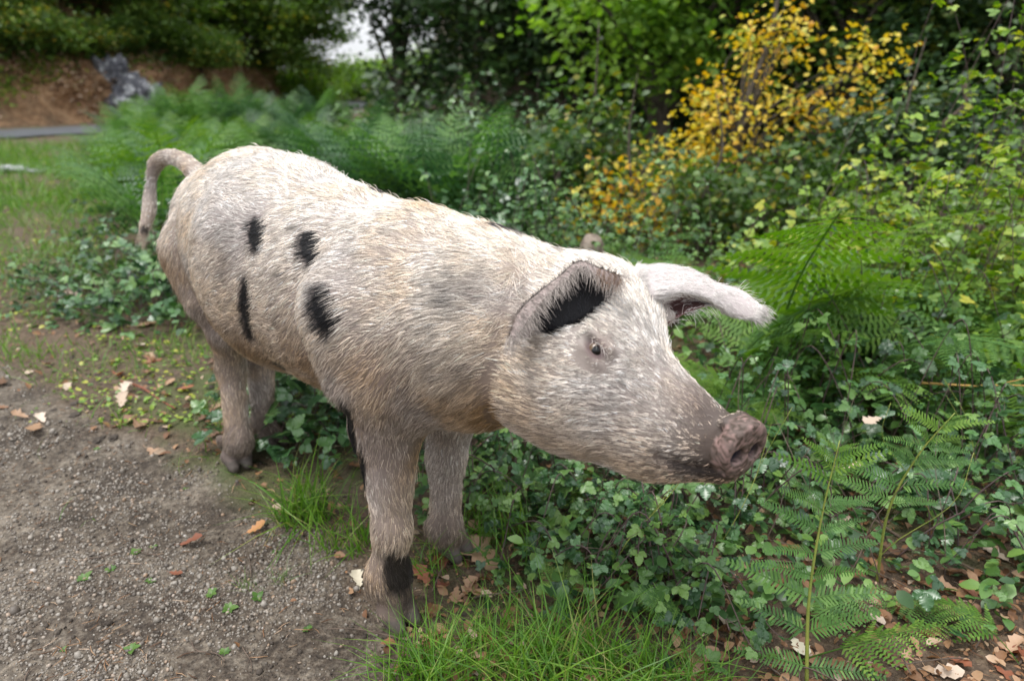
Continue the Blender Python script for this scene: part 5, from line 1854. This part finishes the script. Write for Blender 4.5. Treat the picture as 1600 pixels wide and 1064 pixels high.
# ------------------------------------------------------------------ fallen leaves, twigs, stones, seedlings
def oak_leaf(seed, curl):
    r = np.random.default_rng(seed)
    n_ = 9
    t = np.linspace(0, 1, n_)
    wv = np.array([.02, .14, .10, .25, .17, .33, .22, .24, .02]) * (1 + r.uniform(-.12, .12, n_))
    mid = np.stack([t, .04 * np.sin(t * 4 + seed), curl * t * t], 1)
    V = [mid]
    for s_ in (1, -1):
        sh = r.uniform(-.03, .03, n_)
        V.append(np.stack([t + sh, mid[:, 1] + s_ * wv, mid[:, 2] + curl * .9 * (wv / .33) ** 2 * (1 + .4 * r.normal(0, 1, n_)) + .02], 1))
    V = np.concatenate(V)
    a = np.arange(n_ - 1)
    Fq = [np.stack([a, a + 1, a + 1 + n_, a + n_], 1), np.stack([a + 1, a, a + 2 * n_, a + 2 * n_ + 1], 1)]
    tv, tf = tube([[-.25, .02, .03], [-.1, 0, .01], [.02, 0, 0]], [.010, .010, .008], 3)
    b = Bag()
    b.add(V, Fq)
    b.add(tv, tf)
    return b


def flat_leaf_mat(name, c0, c1):
    return leaf_mat(name, [(0, c0), (1, c1)], .35, .15, .5, 90)


LM = {'orange': flat_leaf_mat('orange_dead_leaf', (.34, .14, .045), (.50, .25, .10)), 'red': flat_leaf_mat('red_brown_dead_leaf', (.15, .05, .03), (.27, .10, .05)), 'pale': flat_leaf_mat('pale_dead_leaf', (.45, .34, .25), (.62, .50, .40)),
      'brown': flat_leaf_mat('brown_dead_leaf', (.12, .065, .04), (.24, .13, .075)), 'tan': flat_leaf_mat('tan_dead_leaf', (.28, .16, .09), (.42, .27, .17)), 'cream': flat_leaf_mat('cream_dead_leaf', (.55, .48, .36), (.66, .60, .46))}
OAK = {}
LV = [('orange', 386, 833, .045, 'single orange oak leaf lying flat on the gravel', None, 0), ('red', 281, 850, .05, 'curled red-brown leaf on the gravel beside the orange leaf', None, 0), ('cream', 562, 920, .045, 'torn cream-coloured leaf at the near front hoof', None, 0),
      ('tan', 775, 898, .13, 'large tan leaf lying on the soil in front of the far front hoof', None, 0), ('pale', 478, 685, .055, 'pale brown oak leaf on the soil behind the gravel edge', None, 0), ('pale', 70, 668, .05, 'pinkish pale leaf on the dark soil of the track', None, 0),
      ('red', 265, 893, .03, 'small dark red leaf scrap on the gravel', None, 0), ('tan', 210, 515, .09, 'tan curled leaf in the verge grass behind the gravel', None, 0), ('pale', 126, 468, .09, 'pale leaf lying in front of the verge brambles', None, 0),
      ('pale', 1375, 655, .06, 'pale leaf caught on a bramble behind the upright fern', None, .20), ('pale', 1310, 735, .05, 'pale leaf held behind the tip of the upright fern', None, .14), ('tan', 550, 792, .05, 'tan oak leaf standing at the back of the front leg', None, 0), ('brown', 250, 664, .04, 'dark curled leaf on the soil by the hind hooves', None, 0),
      ('pale', 104, 612, .06, 'flat pale leaf beside the dark mud clods', None, 0), ('tan', 1015, 830, .06, 'pale tan leaf sunk between the brambles', None, .03), ('red', 670, 915, .06, 'red-brown leaf between the front hooves', None, 0), ('cream', 1240, 1000, .05, 'cream leaf at the foot of the upright fern', None, 0)]
rl = np.random.default_rng(77)
GSC = 'dead leaves scattered in the undergrowth'
for q in range(48):
    a, b_ = rl.uniform(640, 1600), rl.uniform(830, 1060)
    LV.append((['brown', 'tan', 'pale', 'red', 'tan'][int(rl.integers(5))], a, b_, rl.uniform(.03, .065), 'dead oak leaf lying on the soil among brambles and ferns', GSC, 0))
GSD = 'dead leaves on the verge soil'
for q in range(32):
    a, b_ = rl.uniform(0, 460), rl.uniform(490, 700)
    LV.append((['brown', 'tan', 'pale', 'red', 'brown'][int(rl.integers(5))], a, b_, rl.uniform(.035, .075), 'dead leaf on the dark soil along the verge edge', GSD, 0))
for q, (mk_, px, py, L, lb, grp_, z) in enumerate(LV):
    key = (mk_, q % 3)
    if key not in OAK:
        OAK[key] = oak_leaf(q % 3 + 3, [.06, .16, .28][q % 3]).mesh('fallen_leaf', LM[mk_], True)
    g = gp(px, py, z)
    o = link('fallen_leaf', OAK[key], None, (g[0], g[1], float(gh(g[0], g[1])) + z + .006), (rl.normal(0, .12), rl.normal(0, .12), rl.uniform(0, 6.28)), L)
    tag(o, lb, 'leaf', grp_)
rt2 = np.random.default_rng(31)
GTW = 'thin dead twigs on the ground'


def twig(p0, p1, r0, seed, label, group, wob_=.05, matl=None, name='twig', cat='twig', sides=5):
    r = np.random.default_rng(seed)
    p0, p1 = np.asarray(p0, float), np.asarray(p1, float)
    L = np.linalg.norm(p1 - p0)
    path = spline([p0, p0 * .67 + p1 * .33 + r.normal(0, wob_ * L, 3) * [1, 1, .4], p0 * .33 + p1 * .67 + r.normal(0, wob_ * L, 3) * [1, 1, .4], p1], 12)
    b = Bag()
    b.add(*tube(path - p0, np.linspace(r0, r0 * .45, 12), sides))
    q = path[6] - p0
    d = nrm(p1 - p0) + r.normal(0, .5, 3) * [1, 1, .3]
    b.add(*tube([q, q + d * L * .14, q + d * L * .24 + [0, 0, .01 * L]], [r0 * .6, r0 * .4, r0 * .25], 4))
    return tag(link(name, b.mesh(name, matl or M_TWIG, True), None, p0), label, cat, group)


for q in range(60):
    if q < 22:
        a, b_ = rt2.uniform(0, 560), rt2.uniform(560, 1060)
    else:
        a, b_ = rt2.uniform(640, 1600), rt2.uniform(760, 1060)
    g = gp(a, b_)
    an = rt2.uniform(0, 6.28)
    L = rt2.uniform(.04, .10) if q < 22 else rt2.uniform(.10, .32)
    e = g + np.array([math.cos(an), math.sin(an), 0]) * L
    g[2] = float(gh(g[0], g[1])) + .004
    e[2] = float(gh(e[0], e[1])) + (.006 if q < 22 else rt2.uniform(.005, .05))
    twig(g, e, rt2.uniform(.0010, .0018) if q < 22 else rt2.uniform(.0015, .003), q, 'short thin twig lying on the gravel track' if q < 22 else 'thin brown twig lying in the undergrowth', 'twigs on the gravel' if q < 22 else GTW)
rs = np.random.default_rng(64)
for q in range(46):
    a, b_ = rs.uniform(700, 1600), rs.uniform(600, 960)
    g = gp(a, b_)
    g[2] = float(gh(g[0], g[1]))
    e = g + np.array([rs.normal(0, .10), rs.normal(0, .10), rs.uniform(.10, .34)])
    twig(g, e, rs.uniform(.0010, .0018), 700 + q, 'thin leafless dry weed standing up out of the undergrowth', 'dry weeds in the undergrowth', .05, M_TWIG if q % 6 else M_STALK, 'dry_weed', 'weed', 4)
twig(at(1505, 122, 4.2), at(1472, 232, 4.2), .016, 201, 'bare grey dead branch hanging against the dark trees', None, .06, None, 'dead_branch', 'branch')
twig(at(1440, 598, 1.65), at(1640, 604, 1.6), .0035, 202, 'dry orange stalk lying across the undergrowth', None, .02, noise_mat('dry_stalk', [(.3, (.35, .20, .05)), (.7, (.5, .32, .1))], 30, 3, .6, .1), 'dry_stalk', 'stalk')
g = gp(1040, 905)
twig((g[0], g[1], .01), at(1140, 985, .95), .003, 203, 'purple-brown bramble cane trailing over the grass', None, .06, M_CANE, 'trailing_cane', 'cane')
twig(gp(190, 600) + [0, 0, .01], gp(275, 645) + [0, 0, .015], .0045, 204, 'reddish stick lying on the soil by the hind legs', None, .03, noise_mat('red_stick', [(.3, (.16, .05, .03)), (.7, (.27, .10, .06))], 30, 3, .7, .2), 'stick', 'stick')
# mud clods
ci_v, ci_f = icosa()
m_clod = noise_mat('mud_clod', [(.3, (.035, .027, .021)), (.7, (.085, .068, .054))], 60, 5, .8, .9, 140, .3, .006)


def lump(r, sc, lev=2):
    V = [ci_v]
    Fc = ci_f
    for it in range(lev):                                       # subdivide
        mids = {}
        Vv = list(np.concatenate(V)) if it == 0 else list(V)
        nF = []
        for f_ in Fc:
            m_ = []
            for a, b_ in ((0, 1), (1, 2), (2, 0)):
                key = tuple(sorted((int(f_[a]), int(f_[b_]))))
                if key not in mids:
                    mids[key] = len(Vv)
                    Vv.append(nrm((np.asarray(Vv[key[0]]) + np.asarray(Vv[key[1]])) / 2))
                m_.append(mids[key])
            nF += [[f_[0], m_[0], m_[2]], [f_[1], m_[1], m_[0]], [f_[2], m_[2], m_[1]], m_]
        V, Fc = np.array(Vv), np.array(nF)
    s_ = r.integers(1000)
    V = V * (1 + (fbm(V + s_, 1.6, 3) - .5) * 1.3 + (np.abs(fbm(V + s_, 3.1, 4) - .5)) * -.9 + (fbm(V + s_, 6, 5) - .5) * .5)[:, None] * np.asarray(sc)
    return V, [Fc]


rr3 = np.random.default_rng(15)
CL = [mesh_from('mud_clod', *lump(rr3, (1, .8, .42), 3), m_clod, True) for q in range(4)]
for q in range(34):
    a, b_ = (rr3.uniform(0, 330), rr3.uniform(555, 690)) if q < 20 else (rr3.uniform(0, 560), rr3.uniform(680, 1050))
    g = gp(a, b_)
    link_ = link('mud_clod', CL[q % 4], None, (g[0], g[1], float(gh(g[0], g[1])) - .001), (0, 0, rr3.uniform(0, 6)), rr3.uniform(.008, .020) if q < 20 else rr3.uniform(.004, .009))
    tag(link_, 'dark clod of mud on the soil of the track' if q < 20 else 'small dark crumb of mud on the gravel', 'mud', 'mud clods by the verge' if q < 20 else 'mud crumbs on the gravel')
b = Bag()
nD = 6500
cy = .72 + 2.0 * rng.random(nD) ** 1.2
cx = -cy * rng.uniform(-.1, .95, nD)
P = np.stack([cx, cy, cx * 0], 1)
ok = rng.random(nD) < np.clip(fbm(P, 7, 98) * 4 - 1.7, .03, 1)
cx, cy = cx[ok], cy[ok]
s = .0019 * np.exp(rng.normal(0, .5, len(cx)))
b.scatter((jit[1], [ifc]), frames(len(cx), 1, 1.0) * (s[:, None] * rng.uniform(.6, 1.3, (len(cx), 3)))[:, None, :], np.stack([cx, cy, gh(cx, cy) + s * .3], 1), rng.random(len(cx)))
tag(link('soil_crumbs', b.mesh('soil_crumbs', m_clod)), 'dark crumbs of soil scattered over the gravel', 'soil', kind='stuff')
# pale stones on the verge, the boulder, the cut post
m_pale = noise_mat('pale_stone', [(.3, (.24, .24, .25)), (.7, (.42, .42, .43))], 8, 5, .8, .4, 40, .3, .02)
for (a, b_, sx, lb) in [(18, 268, .26, 'flat pale grey stone slab lying in the verge grass'), (55, 269, .13, 'small bright white flat stone beside the pale slab')]:
    g = gp(a, b_)
    tag(link('flat_stone', mesh_from('flat_stone', *lump(rr3, (1, .55, .16)), m_pale, True), None, (g[0], g[1], float(gh(g[0], g[1])) + .02), (0, 0, .2), sx), lb, 'stone')
bz = bank_z(205, 165)
bo = link('boulder', mesh_from('boulder', *lump(np.random.default_rng(4), (.85, .75, 1.0), 4), M_ROCK, True), None, (bz[0] + .25, bz[1] - .25, .35), (.1, -.25, .4), .85)
tag(bo, 'grey boulder with white lichen set in the roadside bank', 'boulder')
bo2 = link('boulder', mesh_from('boulder', *lump(np.random.default_rng(6), (.6, .6, .75), 4), M_ROCK, True), None, (bz[0] - .40, bz[1] - .1, .95), (.2, .1, 1.4), .85)
tag(bo2, 'smaller grey rock jutting out above the lichen boulder', 'boulder')
pz = at(925, 390, 3.0)
b = Bag()
th = np.linspace(0, 1, 9)
pv_, pf_ = tube(np.stack([0 * th, -.05 * th, th * (pz[2] + .06)], 1), .058 * np.r_[1.1, 1.05, 1, 1, .98, .98, .97, .92, .6], 16)
pv_ = pv_ * (1 + (fbm(pv_, 22, 3)[:, None] - .5) * .12 * np.array([1, 1, 0]))
b.add(pv_, pf_)
tag(link('cut_stump', b.mesh('cut_stump', noise_mat('old_wood', [(.3, (.12, .09, .07)), (.5, (.24, .19, .15)), (.7, (.36, .31, .26))], 26, 6, .85, .8, 70, .2, .01), True), None, (pz[0], 3.05, 0)), 'weathered grey-brown cut stump just behind the neck of the pig', 'stump')
# seedlings on the gravel
M_SEED = leaf_mat('seedling_leaf', [(0, (.06, .14, .025)), (1, (.13, .23, .05))], .4, .35, .4, 60)
SE = []
for s_ in range(3):
    r = np.random.default_rng(60 + s_)
    b = Bag()
    n_ = 6 + s_
    a = np.linspace(0, 6.28, n_, endpoint=False) + r.normal(0, .2, n_)
    h = np.stack([np.cos(a), np.sin(a), np.full(n_, .55)], 1)
    zz = nrm(np.stack([-np.cos(a) * .5, -np.sin(a) * .5, np.ones(n_)], 1))
    x = nrm(h - zz * (h * zz).sum(1, keepdims=True))
    Mx = np.stack([x, np.cross(zz, x), zz], -1) * r.uniform(.6, 1.1, n_)[:, None, None]
    b.scatter(leaf6(.30, .06, .15), Mx, np.zeros((n_, 3)) + [0, 0, .05], r.random(n_) * .5)
    SE.append(b.mesh('seedling', M_SEED))
for q, (a, b_, sc) in enumerate([(130, 900, .024), (172, 886, .018), (210, 860, .022), (240, 850, .014), (330, 925, .022), (358, 948, .026), (402, 932, .022), (235, 905, .018), (430, 860, .014), (205, 1010, .022), (350, 1015, .016), (150, 700, .016), (290, 760, .012), (480, 980, .016), (100, 1010, .012), (555, 700, .016)]):
    g = gp(a, b_)
    tag(link('seedling', SE[q % 3], None, (g[0], g[1], float(gh(g[0], g[1])) - .001), (.15, 0, q * 1.3), sc * .78), 'tiny bright green seedling sprouting from the gravel', 'seedling', 'seedlings on the gravel')
